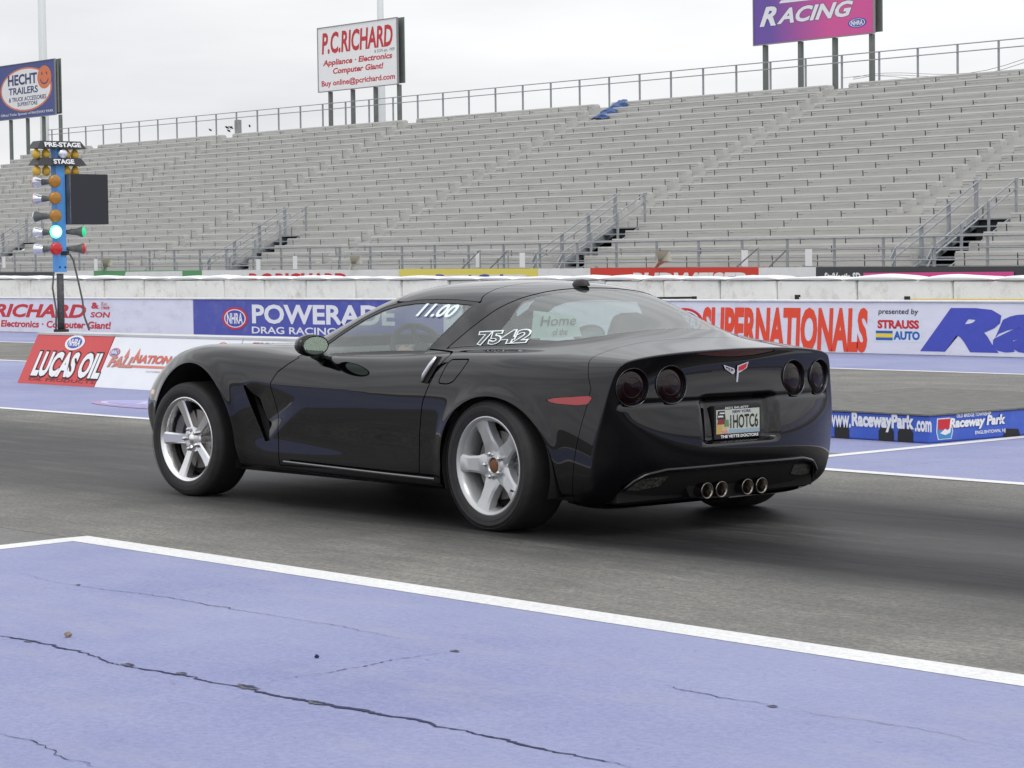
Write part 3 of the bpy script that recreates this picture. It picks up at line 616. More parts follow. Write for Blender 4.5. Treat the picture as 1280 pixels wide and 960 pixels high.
# power lines seen beyond the railing
for k, (a, b) in enumerate((((1150, 92), (1300, 66)), ((1150, 95), (1300, 71)), ((1140, 98), (1300, 82)))):
    u = P(*a, 1, -110-k); v = P(*b, 1, -110-k); mb = MB(); pts = [u+(v-u)*s+np.array([0, 0, -.5*math.sin(math.pi*s)]) for s in np.linspace(-.6, 1.3, 14)]
    mb.tube(pts, .02, 4); tag(mb.build('power_line', M_grey), ('highest of three thin power lines beyond the right end of the top railing', 'middle one of three thin power lines beyond the right end of the top railing', 'lowest of three thin power lines beyond the right end of the top railing')[k], 'power line', 'power lines beyond the grandstand')

# ------------------------------------------------------------------ median platform with blue faces (right)
YP = -4.77; XP = 2.06; HP = .19
M_pf = mat('platform_blue', srgb(58, 92, 190), .5, var=.08, vscale=5, dirt=(.2, .22, .35), dirt_amt=.35, dscale=3); M_ptop = mat('platform_top', (.15, .148, .14), .85, spec=.2, var=.25, vscale=9)
pt = thing('median_platform', 'low blue platform box with white racetrack lettering on the median', 'platform', (XP, YP, 0))
MB().box((0.0, -2.7, .0), (2.4, 0, HP)).build('body', M_pf, pt, bevel=.01)
MB().box((-.01, -2.71, HP+.001), (2.41, .01, HP+.012)).build('top_deck', M_ptop, pt); 
def ptext(s, px0, px1, py0, py1, m, bold=.03, shear=0, outline=None):
    a = P(px0, py0, 1, YP); b = P(px1, py1, 1, YP); pm = (px0+px1)/2; z1 = P(pm, py0, 1, YP)[2]; z0 = P(pm, py1, 1, YP)[2]
    print_text(s, (a[0]-XP, .0, z0), RT, UP, a[0]-b[0], z1-z0, m, pt, bold, shear, .004, outline=outline)
ptext('www.', 1036, 1064, 519, 534, M_white, .03); ptext('RacewayPark', 1065, 1143, 516, 540, M_white, .05); ptext('.com', 1144, 1165, 526, 540, M_white, .04)
def pside(s, px0, px1, py0, py1, m, bold=.03, shear=0, outline=None, name='lettering'):
    a = P(px0, (py0+py1)/2, 0, XP); b = P(px1, (py0+py1)/2, 0, XP); pm = (px0+px1)/2; z1 = P(pm, py0, 0, XP)[2]; z0 = P(pm, py1, 0, XP)[2]
    print_text(s, (0, a[1]-YP, z0), (0, -1, 0), UP, a[1]-b[1], z1-z0, m, pt, bold, shear, .006, name=name, outline=outline)
pside('OLD BRIDGE TOWNSHIP', 1195, 1238, 516, 520.5, M_white, .02); pside('Raceway Park', 1186, 1256, 520, 536, M_white, .05, .15, outline=(M_navy, .03)); pside('ENGLISHTOWN, NJ', 1218, 1256, 537, 542.5, M_white, .02)
a = P(1170, 535, 0, XP); b = P(1191, 535, 0, XP); sw_ = a[1]-b[1]; z0 = .02
for pts, m, lf in (([(.1, 0), (.9, 0), (1, .35), (.95, 1), (.05, 1), (0, .35)], M_white, .002), ([(.14, .04), (.86, .04), (.95, .36), (.9, .95), (.1, .95), (.05, .36)], mat('shield_blue', srgb(60, 140, 200), .5), .004), ([(.1, .45), (.92, .5), (.9, .95), (.1, .95)], M_red, .0055), ([(.2, .3), (.5, .5), (.62, .42), (.85, .55), (.8, .3), (.5, .2)], M_white, .007)):
    flat_poly([(u*sw_, v*.15) for u, v in pts], (0, a[1]-YP, z0), (0, -1, 0), UP, m, pt, 'shield', lf)
for px in (1052.5, 1108, 1132):    # mouse holes along the foot of the long side
    x = P(px, 548, 1, YP)[0]-XP; flat_poly([(-.07, 0), (.07, 0), (.07, .07), (.04, .1), (-.04, .1), (-.07, .07)], (x, 0, .0), RT, UP, M_black, pt, 'slot', .003)
x = P(1264, 545, 0, XP); flat_poly([(-.1, 0), (.1, 0), (.08, .05), (-.06, .06)], (0, x[1]-YP, .0), (0, -1, 0), UP, M_black, pt, 'slot', .003)
pc = MB(); pc.tube([(1.8, -6.0, .05), (1.79, -6.1, .06), (1.78, -7.5, .06)], .02, 8); tag(pc.build('white_pipe', M_cap), 'white pipe lying by the foot of the blue median platform', 'pipe')
# tent shaped sign boards on the median, left
YT0, YT1, ZT = -5.40, -5.68, .545
M_lred = mat('board_red', srgb(196, 60, 62), .45, var=.05); M_bwhite = mat('board_white', (.74, .76, .79), .45, var=.03)
bx_ = [(16.12, 14.42), (14.4, 11.9), (11.88, 9.6), (9.58, 7.3)]
slope = Vector((0, YT1-YT0, ZT)).normalized(); SL = math.hypot(YT1-YT0, ZT)
labels = ['red slanted sign board with big white oil lettering, at the left end of the row', 'white slanted sign board with the autumn race logo beside the red board', 'white slanted sign board just behind the front fender of the car', 'white slanted sign board hidden behind the cabin of the car']
boards = []
for k, (xa, xb) in enumerate(bx_):
    t = thing('sign_board', labels[k], 'sign', (xa, YT0, 0), 'slanted sign boards on the median'); boards.append(t); w_ = xa-xb
    MB().hexa([(-w_, -.02, 0), (0, -.02, 0), (0, 0, 0), (-w_, 0, 0), (-w_, YT1-YT0-.02, ZT), (0, YT1-YT0-.02, ZT), (0, YT1-YT0, ZT), (-w_, YT1-YT0, ZT)]).build('board', M_lred if k == 0 else M_bwhite, t)
    MB().hexa([(-w_, -1.3, 0), (0, -1.3, 0), (0, -1.28, 0), (-w_, -1.28, 0), (-w_, -.66, ZT-.01), (0, -.66, ZT-.01), (0, -.64, ZT-.01), (-w_, -.64, ZT-.01)]).build('back_board', M_bwhite, t)
    MB().box((-w_, -.67, ZT+.001), (0, -.275, ZT+.025)).build('top_ledge', mat('ledge_grey', (.55, .56, .56), .7, dirt=(.3, .3, .3), dirt_amt=.5), t)
def btxt(k, s, px0, px1, py0, py1, m, bold=.03, shear=0, outline=None, lift=.004, name='lettering'):
    # board coordinates from the photo: intersect with the slanted plane
    def hit(px, py):
        d = F_+(px-640)/CAM[0]*R_-(py-480)/CAM[0]*U_; n = np.array([0, ZT, YT0-YT1]); n = n/np.linalg.norm(n); p0 = np.array([0, YT0, 0.]); s_ = ((p0-CP)@n)/(d@n); return CP+s_*d
    a = hit(px0, py1); b = hit(px1, py1); c = hit((px0+px1)/2, py0); v0 = (hit((px0+px1)/2, py1)[2])/ZT*SL; v1 = c[2]/ZT*SL; o = Vector((a[0]-bx_[k][0], 0, 0))+slope*v0
    if s: print_text(s, o, RT, slope, a[0]-b[0], v1-v0, m, boards[k], bold, shear, lift, outline=outline, name=name)
    return o, a[0]-b[0], v1-v0
btxt(0, 'LUCAS OIL', 37, 123, 440, 472, M_white, .045, .0, outline=(M_black, .045), lift=.006)
btxt(0, 'OIL PRODUCTS', 34, 118, 473.5, 477.5, mat('dark_red', srgb(120, 35, 40), .5), .01)
o, w_, h = btxt(0, '', 78, 102, 419, 438, None); emblem(o+Vector((-w_/2, 0, 0))+slope*h/2, w_/2, h/2, boards[0], ring=M_white, right=RT, up=slope, lift=.004)
o, w_, h = btxt(1, '', 135, 148, 435, 446, None); emblem(o+Vector((-w_/2, 0, 0))+slope*h/2, w_/2, h/2, boards[1], right=RT, up=slope, lift=.004)
M_fall = mat('logo_salmon', srgb(205, 120, 105), .5)
btxt(1, 'FALL', 134, 165, 446, 459, M_fall, .03, .2, outline=(M_grey, .03), lift=.006); btxt(1, 'NATIONALS', 165, 232, 445, 455, mat('logo_orange', srgb(222, 95, 75), .5), .03, .1, outline=(M_grey, .03), lift=.006)
o, w_, h = btxt(1, '', 140, 232, 456, 460.5, None); flat_poly([(0, 0), (w_, 0), (w_, h*.7), (0, h*.7)], o, RT, slope, M_fall, boards[1], 'logo_bar', .003)
for a in (158, 171): o, w_, h = btxt(1, '', a-3, a+3, 435, 447, None); flat_poly([(0, 0), (w_, 0), (w_*.5, h)], o, RT, slope, M_fall, boards[1], 'logo_spike', .0035)
btxt(1, 'OCTOBER', 182, 200, 464, 466, M_grey, 0)
o, w_, h = btxt(2, '', 268, 282, 428, 440, None); emblem(o+Vector((-w_/2, 0, 0))+slope*h/2, w_/2, h/2, boards[2], right=RT, up=slope, lift=.004)
btxt(2, 'SPRING', 310, 345, 429, 441, M_red, .05, .2, outline=(M_black, .04), lift=.006)

# ------------------------------------------------------------------ starting lights ("tree")
M_tb = mat('tree_blue', srgb(88, 158, 225), .45, var=.06, vscale=6, dirt=(.3, .3, .3), dirt_amt=.3, dscale=5); M_socket = mat('socket_grey', (.12, .125, .12), .6); M_glassb = mat('bulb_glass', (.75, .78, .85), .15, metal=.6)
M_amber = mat('lens_amber', srgb(165, 112, 14), .25, coat=.5); M_redl = mat('lens_red', srgb(190, 20, 30), .25, coat=.5); M_bulby = mat('bulb_yellow', srgb(205, 165, 50), .3, coat=.4)
M_green = mat('lens_green_lit', srgb(60, 230, 150), .3, emit=(.12, 1.0, .42), es=2.2); M_greens = mat('lens_green_side', srgb(30, 190, 120), .3, emit=(.03, .7, .3), es=.5); M_glow = mat('lens_green_core', srgb(200, 255, 225), .3, emit=(.40, 1.0, .66), es=1.5)
TY = -5.93; TX = P(75, 340, 1, TY)[0]
tr = thing('starting_lights', 'blue drag race starting light tower with one green lamp lit', 'traffic light', (TX, TY, ZT+.025))
zl = lambda py: P(76, py, 1, TY)[2]-(ZT+.025)
MB().box((-.06, -.06, zl(340)), (.06, .06, zl(183))).build('column', M_tb, tr, bevel=.006)
for k in range(2): MB().tube([(-.061, .035-.07*k, zl(334)), (-.07, .035-.07*k, zl(334))], .01, 8).build('bolt', M_black, tr)
MB().tube([(0, 0, .0), (0, 0, zl(342))], .042, 12).build('pole', mat('pole_black', (.05, .05, .055), .5, dirt=(.3, .3, .3), dirt_amt=.6, dscale=20), tr, smooth=True); MB().tube([(0, 0, 0), (0, 0, .03)], .09, 10).build('foot', M_black, tr)
M_hood = mat('hood_black', (.035, .036, .04), .5)
for py, s, w0, yc in ((183, 'PRE-STAGE', .47, .0), (204, 'STAGE', .27, -.01)):
    z = zl(py); MB().hexa([(-.13, -.31, z-.025), (.10, -.31, z-.025), (.10, .33, z-.025), (-.13, .33, z-.025), (-.10, -.25, z+.06), (.08, -.25, z+.06), (.08, .27, z+.06), (-.10, .27, z+.06)]).build('hood', M_hood, tr)
    print_text(s, (-.133, w0/2+yc, z-.012), (0, -1, 0), Vector((.35, 0, 1)), w0, .058, M_white, tr, bold=.04, lift=.006)
    for y in (.29, .17, -.10, -.21):
        b = MB(); b.lathe([(.001, -.13), (.036, -.12), (.052, -.085), (.046, -.045), (.022, -.015), (.018, 0)], (-.03, y, z-.02), (0, 0, 1), 12); b.build('bulb', M_bulby, tr, smooth=True)
b = MB(); b.lathe([(.001, .06), (.05, .055), (.06, .035), (.05, 0)], (-.061, -.02, zl(192)), (-1, .1, 0), 14); b.build('round_lamp', M_glassb, tr, smooth=True)
MB().box((-.15, -.574, zl(280.5)), (.05, -.08, zl(217.5))).build('score_box', mat('box_black', (.02, .021, .028), .5), tr, bevel=.006)
MB().box((-.147, -.0795, zl(280)), (.047, -.068, zl(218))).build('score_box_side', mat('box_steel', (.16, .16, .165), .35, metal=.5, var=.5, vscale=5, stretch=(1, 1, .6)), tr)
def spot(o, d, lens, r=.062, glass=None, name='lamp_lens'):
    d = Vector(d).normalized(); a = Vector(o); s = MB(); s.tube([a, a+d*.05, a+d*.12], [.022, .03, .04], 10); s.build('socket', M_socket, tr, smooth=True)
    b = MB(); b.lathe([(.035, .11), (.045, .15), (r, .20), (r, .215)], a, d, 18); b.build('reflector', glass or M_socket, tr, smooth=True)
    b = MB(); b.lathe([(r, .213), (r*.95, .225), (r*.6, .236), (.001, .24)], a, d, 18); b.build(name, lens, tr, smooth=True)
for k, py in enumerate((227, 248, 270, 290, 311)):
    z = zl(py); lens = (M_amber, M_amber, M_amber, M_green, M_redl)[k]
    spot((.03, .12, z), (-1, .12, .0), lens, r=.075)
    spot((.05, .05, z), (.9, .75, 0), mat('lens_rim_orange', srgb(225, 140, 90), .3) if k < 2 else M_glassb, glass=M_glassb if k != 2 else M_socket, name='lamp_back')
    if k == 3: b = MB(); b.lathe([(.06, .238), (.03, .246), (.001, .248)], (.03, .12, z), Vector((-1, .12, 0)), 18); b.build('lit_core', M_glow, tr, smooth=True)
    if k >= 3: spot((-.02, -.07, z), (-.72, -.70, .0), M_greens if k == 3 else M_redl)
M_cab = mat('cable', (.1, .1, .09), .7)
MB().tube([(-.07, -.05, zl(317)), (-.09, -.08, zl(318)), (-.1, -.12, zl(325)), (-.1, -.18, zl(352)), (-.1, -.23, zl(376)), (-.1, -.25, zl(396)), (-.12, -.30, .01)], .011, 6).build('cable', M_cab, tr, smooth=True)
MB().tube([(.02, .07, zl(340)), (.02, .09, zl(360)), (.0, .06, zl(388)), (.0, .07, .01)], .011, 6).build('cable', M_cab, tr, smooth=True); MB().box((-.08, -.08, zl(319)), (-.062, .02, zl(314))).build('plug', M_black, tr)

# ================================================================== the black coupe
M_paint = mat('black_paint', (.0012, .0012, .0022), .45, spec=.0, coat=1.0)
M_trim = mat('black_trim', (.012, .012, .012), .45); M_rub = mat('rubber', (.018, .018, .019), .72, var=.25, vscale=20); M_dark = mat('dark_inner', (.006, .006, .006), .9)
M_paint.node_tree.nodes['Principled BSDF'].inputs['Coat IOR'].default_value = 1.54
def pchip(xs, ys, x):
    xs = np.array(xs, float); ys = np.array(ys, float); h = np.diff(xs); d = np.diff(ys)/h; m = np.zeros(len(xs))
    for i in range(1, len(xs)-1):
        if d[i-1]*d[i] > 0: w1, w2 = 2*h[i]+h[i-1], h[i]+2*h[i-1]; m[i] = (w1+w2)/(w1/d[i-1]+w2/d[i])
    m[0], m[-1] = d[0], d[-1]; x = np.clip(x, xs[0], xs[-1]); k = np.clip(np.searchsorted(xs, x)-1, 0, len(h)-1); t = (x-xs[k])/h[k]
    return (1+2*t)*(1-t)**2*ys[k]+t*(1-t)**2*h[k]*m[k]+t*t*(3-2*t)*ys[k+1]+t*t*(t-1)*h[k]*m[k+1]
ROW = dict(
 S0=[(-.70, .775, .168), (-.5, .80, .16), (-.2, .83, .17), (.4, .855, .185), (1.0, .86, .192), (1.9, .865, .205), (2.6, .86, .215), (2.9, .83, .225), (3.2, .74, .24), (3.38, .60, .25)],
 S1=[(-.70, .808, .265), (-.5, .832, .25), (-.2, .865, .25), (.4, .878, .255), (1.0, .874, .262), (1.9, .878, .275), (2.6, .90, .285), (2.9, .87, .295), (3.2, .78, .30), (3.38, .63, .31)],
 S2=[(-.70, .812, .40), (-.5, .852, .39), (-.2, .895, .39), (0, .91, .39), (.4, .885, .37), (1.0, .869, .36), (1.9, .872, .375), (2.3, .905, .39), (2.62, .915, .39), (2.9, .895, .39), (3.2, .81, .39), (3.38, .665, .39)],
 S3=[(-.70, .795, .53), (-.5, .850, .53), (-.2, .903, .53), (0, .918, .53), (.4, .899, .51), (1.0, .889, .50), (1.9, .894, .51), (2.3, .915, .52), (2.62, .923, .53), (2.9, .903, .52), (3.2, .82, .50), (3.38, .68, .47)],
 S4=[(-.70, .762, .655), (-.5, .834, .655), (-.2, .896, .66), (0, .915, .66), (.4, .908, .655), (1.0, .896, .652), (1.9, .905, .66), (2.3, .918, .68), (2.62, .915, .69), (2.9, .885, .655), (3.2, .79, .595), (3.38, .665, .53)],
 S5=[(-.70, .738, .745), (-.5, .818, .75), (-.2, .872, .762), (0, .888, .768), (.4, .884, .75), (1.0, .872, .735), (1.9, .885, .755), (2.3, .895, .785), (2.62, .888, .79), (2.9, .852, .745), (3.2, .745, .655), (3.38, .645, .57)],
 T5=[(-.70, .708, .818), (-.5, .772, .828), (-.2, .825, .842), (0, .84, .846), (.4, .84, .833), (1.0, .832, .806), (1.5, .838, .808), (1.9, .845, .822), (2.3, .845, .848), (2.62, .832, .855), (2.9, .79, .81), (3.2, .68, .705), (3.38, .61, .60)],
 T4=[(-.70, .61, .838), (-.5, .655, .858), (-.3, .69, .868), (0, .722, .872), (.3, .748, .866), (.6, .765, .846), (1.0, .775, .824), (1.5, .772, .818), (1.75, .76, .826), (2.1, .73, .856), (2.62, .70, .86), (2.9, .655, .812), (3.2, .57, .715), (3.38, .56, .615)],
 T3=[(-.70, .48, .852), (-.5, .50, .882), (-.35, .54, .896), (-.2, .59, .905), (0, .640, .925), (.3, .69, .935), (.6, .716, .922), (1.0, .722, .905), (1.4, .722, .872), (1.6, .715, .85), (1.75, .70, .85), (2.1, .58, .865), (2.62, .55, .84), (2.9, .51, .79), (3.2, .47, .705), (3.38, .46, .62)],
 T2=[(-.70, .33, .86), (-.5, .34, .896), (-.35, .37, .925), (-.2, .42, .975), (0, .47, 1.035), (.2, .515, 1.09), (.4, .54, 1.122), (.7, .555, 1.135), (.9, .565, 1.133), (1.1, .585, 1.112), (1.3, .615, 1.055), (1.5, .645, .975), (1.7, .66, .897), (1.9, .60, .860), (2.1, .45, .862), (2.62, .42, .815), (2.9, .38, .765), (3.2, .35, .695), (3.38, .34, .62)],
 T1=[(-.70, .16, .864), (-.5, .17, .902), (-.35, .19, .94), (-.2, .22, 1.00), (0, .27, 1.075), (.2, .31, 1.135), (.4, .33, 1.172), (.7, .34, 1.19), (.9, .345, 1.190), (1.1, .37, 1.175), (1.3, .40, 1.134), (1.5, .43, 1.062), (1.7, .44, .982), (1.9, .38, .905), (2.1, .25, .878), (2.62, .22, .825), (2.9, .2, .765), (3.2, .18, .69), (3.38, .17, .62)],
 T0=[(-.70, 0, .866), (-.5, 0, .905), (-.35, 0, .948), (-.2, 0, 1.012), (0, 0, 1.09), (.2, 0, 1.15), (.4, 0, 1.186), (.7, 0, 1.206), (.9, 0, 1.206), (1.1, 0, 1.190), (1.3, 0, 1.152), (1.5, 0, 1.085), (1.7, 0, 1.006), (1.9, 0, .928), (2.1, 0, .878), (2.62, 0, .825), (2.9, 0, .765), (3.2, 0, .69), (3.38, 0, .62)])
ZS = {'a': 0}
SIDE = ['S0', 'S1', 'S2', 'S3', 'S4', 'S5', 'T5']; TOPR = ['T4', 'T3', 'T2', 'T1', 'T0']
XS = [-.62, -.52, -.42, -.32, -.2, -.06, .08, .22, .36, .5, .65, .8, .95, 1.1, 1.25, 1.4, 1.55, 1.7, 1.82, 1.94, 2.06, 2.22, 2.42, 2.62, 2.8, 2.96, 3.1, 3.22, 3.32]
TAILX = dict(S0=-.635, S1=-.645, S2=-.66, S3=-.685, S4=-.705, S5=-.722, T5=-.745, T4=-.768, T3=-.785, T2=-.797, T1=-.805, T0=-.808)
NOSEX = dict(S0=3.34, S1=3.38, S2=3.39, S3=3.40, S4=3.40, S5=3.39, T5=3.38, T4=3.45, T3=3.51, T2=3.56, T1=3.59, T0=3.60)
def rowpt(k, x):
    a = ROW[k]; xs = [q[0] for q in a]; return float(pchip(xs, [q[1] for q in a], x)), float(pchip(xs, [q[2] for q in a], x))
def build_cage():
    V = []; Fc = []; idx = {}
    def add(p): V.append(p); return len(V)-1
    stations = [('E', -.70)]+[('M', x) for x in XS]+[('N', 3.38)]
    names = SIDE+TOPR
    for i, (t, x) in enumerate(stations):
        for k in names:
            y, z = rowpt(k, x)
            off_t = TAILX[k]+.70; off_n = NOSEX[k]-3.38
            wt = max(0, 1-(x+.70)/.35)**1.5; wn = max(0, 1-(3.38-x)/.5)**1.5
            idx[i, k] = add((x+off_t*wt+off_n*wn, y, z))
        y5, z5 = rowpt('S0', x)
        for c in range(1, 6):   # bottom columns B4..B0
            f = 1-c/5; off = wt*(-.03*(1-f)) + wn*(.18*(1-f)); zb = z5-.045 if c > 0 else z5
            idx[i, 'B%d' % (5-c)] = add((x+off-.0*c+(TAILX['S0']+.70)*wt, y5*f, zb if t == 'M' else z5-.02))
    ring = ['B0', 'B1', 'B2', 'B3', 'B4']+names
    for i in range(len(stations)-1):
        for a, b in zip(ring[:-1], ring[1:]): Fc.append((idx[i, a], idx[i, b], idx[i+1, b], idx[i+1, a]))
    crease = {}
    # tail fascia
    TB = ['B0', 'B1', 'B2', 'B3', 'B4']; TT = ['T0', 'T1', 'T2', 'T3', 'T4']
    def cap(i, prof, plan, flip, tailflag):
        g = {}
        for c in range(5): g[0, c] = idx[i, TB[c]]; g[6, c] = idx[i, TT[c]]
        for j in range(7): g[j, 5] = idx[i, SIDE[j]]
        for j in range(1, 6):
            zs = V[g[j, 5]][2]; ys = V[g[j, 5]][1]
            for c in range(5):
                yt_ = V[g[6, c]][1]; y = yt_*(ys/.708) if tailflag else yt_*(ys/.61); y = min(y, ys*.97)
                zt_ = V[g[6, c]][2]; fz = (zs-V[g[0, 5]][2])/(V[g[6, 5]][2]-V[g[0, 5]][2]); z = zs+(zt_-V[g[6, 5]][2])*fz**2
                
                if tailflag: xs_ = V[g[j, 5]][0]; xc_ = -.80+prof[j]; xx_ = xc_+(xs_-xc_)*(y/ys)**2.6
                else: xx_ = plan(y)+prof[j]
                g[j, c] = add((xx_, y, z))
        for j in range(6):
            for c in range(5):
                q = (g[j, c], g[j, c+1], g[j+1, c+1], g[j+1, c]); Fc.append(q if flip else q[::-1])
        return g
    pt = lambda y: -.80+.10*(abs(y)/.76)**2.2
    gt = cap(0, [0, -.035, -.045, -.035, -.0, .012, 0], pt, False, True)
    pn = lambda y: 3.60-.22*(abs(y)/.62)**2.4
    gn = cap(len(stations)-1, [0, .02, .035, .04, .03, .015, 0], pn, True, False)
    # creases: tail outline and door line
    def cr(a, b, v): crease[(min(a, b), max(a, b))] = v
    tl = ['T0', 'T1', 'T2', 'T3', 'T4', 'T5', 'S5', 'S4', 'S3', 'S2', 'S1', 'S0']; tv = [.9, .9, .9, .88, .88, .9, .88, .85, .75, .6, .4]
    for a, b, v in zip(tl[:-1], tl[1:], tv): cr(idx[0, a], idx[0, b], v)
    for i in range(1, len(stations)-1):
        x0 = stations[i][1]; x1 = stations[i+1][1]
        if .6 < (x0+x1)/2 < 2.1: cr(idx[i, 'S4'], idx[i+1, 'S4'], .55*min(1, ((x0+x1)/2-.6)/.6))
        if -.45 < (x0+x1)/2 < 1.85: cr(idx[i, 'T4'], idx[i+1, 'T4'], .35)
        cr(idx[i, 'S0'], idx[i+1, 'S0'], .6)
    return V, Fc, crease
V0, F0, CR = build_cage()
V0 = [(v[0], 0.0 if abs(v[1]) < 1e-9 else v[1], v[2]) for v in V0]
# mirror the cage so the centre line stays smooth
nv = len(V0); mp_ = {}
VV = list(V0)
for i, v in enumerate(V0):
    if v[1] == 0: mp_[i] = i
    else: mp_[i] = len(VV); VV.append((v[0], -v[1], v[2]))
FF = list(F0)+[tuple(mp_[q] for q in f[::-1]) for f in F0]
bm = bmesh.new(); bv = [bm.verts.new(v) for v in VV]
for f in FF: bm.faces.new([bv[q] for q in f])
cl = bm.edges.layers.float.new('crease_edge')
bm.edges.ensure_lookup_table(); bm.verts.index_update()
for e in bm.edges:
    a, b = e.verts[0].index, e.verts[1].index
    for q in ((a, b),):
        k = (min(q), max(q))
        if k in CR: e[cl] = CR[k]
inv = {v: k for k, v in mp_.items()}
for e in bm.edges:
    a, b = e.verts[0].index, e.verts[1].index; a2, b2 = inv.get(a, a), inv.get(b, b); k = (min(a2, b2), max(a2, b2))
    if k in CR: e[cl] = CR[k]
bmesh.ops.recalc_face_normals(bm, faces=bm.faces)
me = bpy.data.meshes.new('cage'); bm.to_mesh(me); bm.free(); o = bpy.data.objects.new('cage', me); COL.objects.link(o)
md = o.modifiers.new('s', 'SUBSURF'); md.levels = 4; md.render_levels = 4
dg = bpy.context.evaluated_depsgraph_get(); fm = bpy.data.meshes.new_from_object(o.evaluated_get(dg)); bpy.data.objects.remove(o)
n = len(fm.vertices); BV = np.empty(n*3); fm.vertices.foreach_get('co', BV); BV = BV.reshape(-1, 3)
fm.calc_loop_triangles(); 
nq = len(fm.polygons); Q = np.empty(nq*4, int); fm.polygons.foreach_get('vertices', Q); Q = Q.reshape(-1, 4)
bpy.data.meshes.remove(fm)
if (BV[Q[0]].mean(0)@np.cross(BV[Q[0][1]]-BV[Q[0][0]], BV[Q[0][2]]-BV[Q[0][0]])) == 0: pass
def sstep(t): t = np.clip(t, 0, 1); return t*t*(3-2*t)
# ---- shape refinements on the fine surface
FAX, FAZ, FAa, FAb = 2.60, .33, .425, .425      # front arch ellipse
RAX, RAZ, RAa, RAb = -.035, .30, .405, .352     # rear arch
def arch_f(v, ax, az, a, b, flare=.0):
    x = v[:, 0]-ax; z = v[:, 2]-az; up = np.sqrt((x/a)**2+(np.maximum(z, 0)/b)**2)-1
    lo = np.abs(x)/(a+flare*np.maximum(-z, 0))-1
    return np.where(z > 0, up, lo)*a      # metres-ish, negative inside
def deform(v):
    v = v.copy(); ay = np.abs(v[:, 1]); sg_ = np.sign(v[:, 1]); side = sstep((ay-.6)/.15)
    for ax, az, a, b, fl, amp in ((FAX, FAZ, FAa, FAb, .15, .010), (RAX, RAZ, RAa, RAb, .25, .012)):
        d = arch_f(v, ax, az, a, b, fl); v[:, 1] += sg_*side*amp*np.exp(-(np.maximum(d, 0)/.045)**2)*(v[:, 2] > .2)
    # front fender gill: the skin behind the slanted edge is pushed in
    A = np.array([2.062, .645]); B = np.array([1.905, .345]); T = (B-A)/np.linalg.norm(B-A); nn = np.array([T[1], -T[0]])
    if nn[0] > 0: nn = -nn
    dx = (v[:, 0]-A[0])*nn[0]+(v[:, 2]-A[1])*nn[1]; t = ((v[:, 0]-A[0])*T[0]+(v[:, 2]-A[1])*T[1])/np.linalg.norm(B-A)
    zz = np.clip(t, 0, 1); amp = .032*sstep(zz*3.0)*sstep((1.02-t)*3); rng_ = .10+.42*zz
    dep = np.where((dx > 0) & (t > -.1) & (t < 1.15), amp*(1-sstep(dx/rng_)), 0)
    v[:, 1] -= sg_*side*dep
    # tail: recess for the number plate and shelf below it
    tail = sstep((-.60-v[:, 0])/.05)
    py = 1-sstep((ay-.20)/.07); pz = sstep((v[:, 2]-.415)/.02)*(1-sstep((v[:, 2]-.60)/.06)); v[:, 0] += tail*.045*py*pz
    # shadow line under the lamp panel
    v[:, 0] += tail*.010*np.exp(-((v[:, 2]-.625)/.012)**2)*(ay < .7)
    # bumper's lower lip: surface steps forward beneath it
    return v
BV = deform(BV)
TR = np.concatenate([Q[:, [0, 1, 2]], Q[:, [0, 2, 3]]])
def vnormals(v, t):
    fn = np.cross(v[t[:, 1]]-v[t[:, 0]], v[t[:, 2]]-v[t[:, 0]]); nrm = np.zeros_like(v)
    for k in range(3): np.add.at(nrm, t[:, k], fn)
    return nrm/np.maximum(np.linalg.norm(nrm, axis=1, keepdims=True), 1e-12)
BN = vnormals(BV, TR)
if (BN[np.argmax(BV[:, 2])][2]) < 0: TR = TR[:, ::-1]; BN = -BN

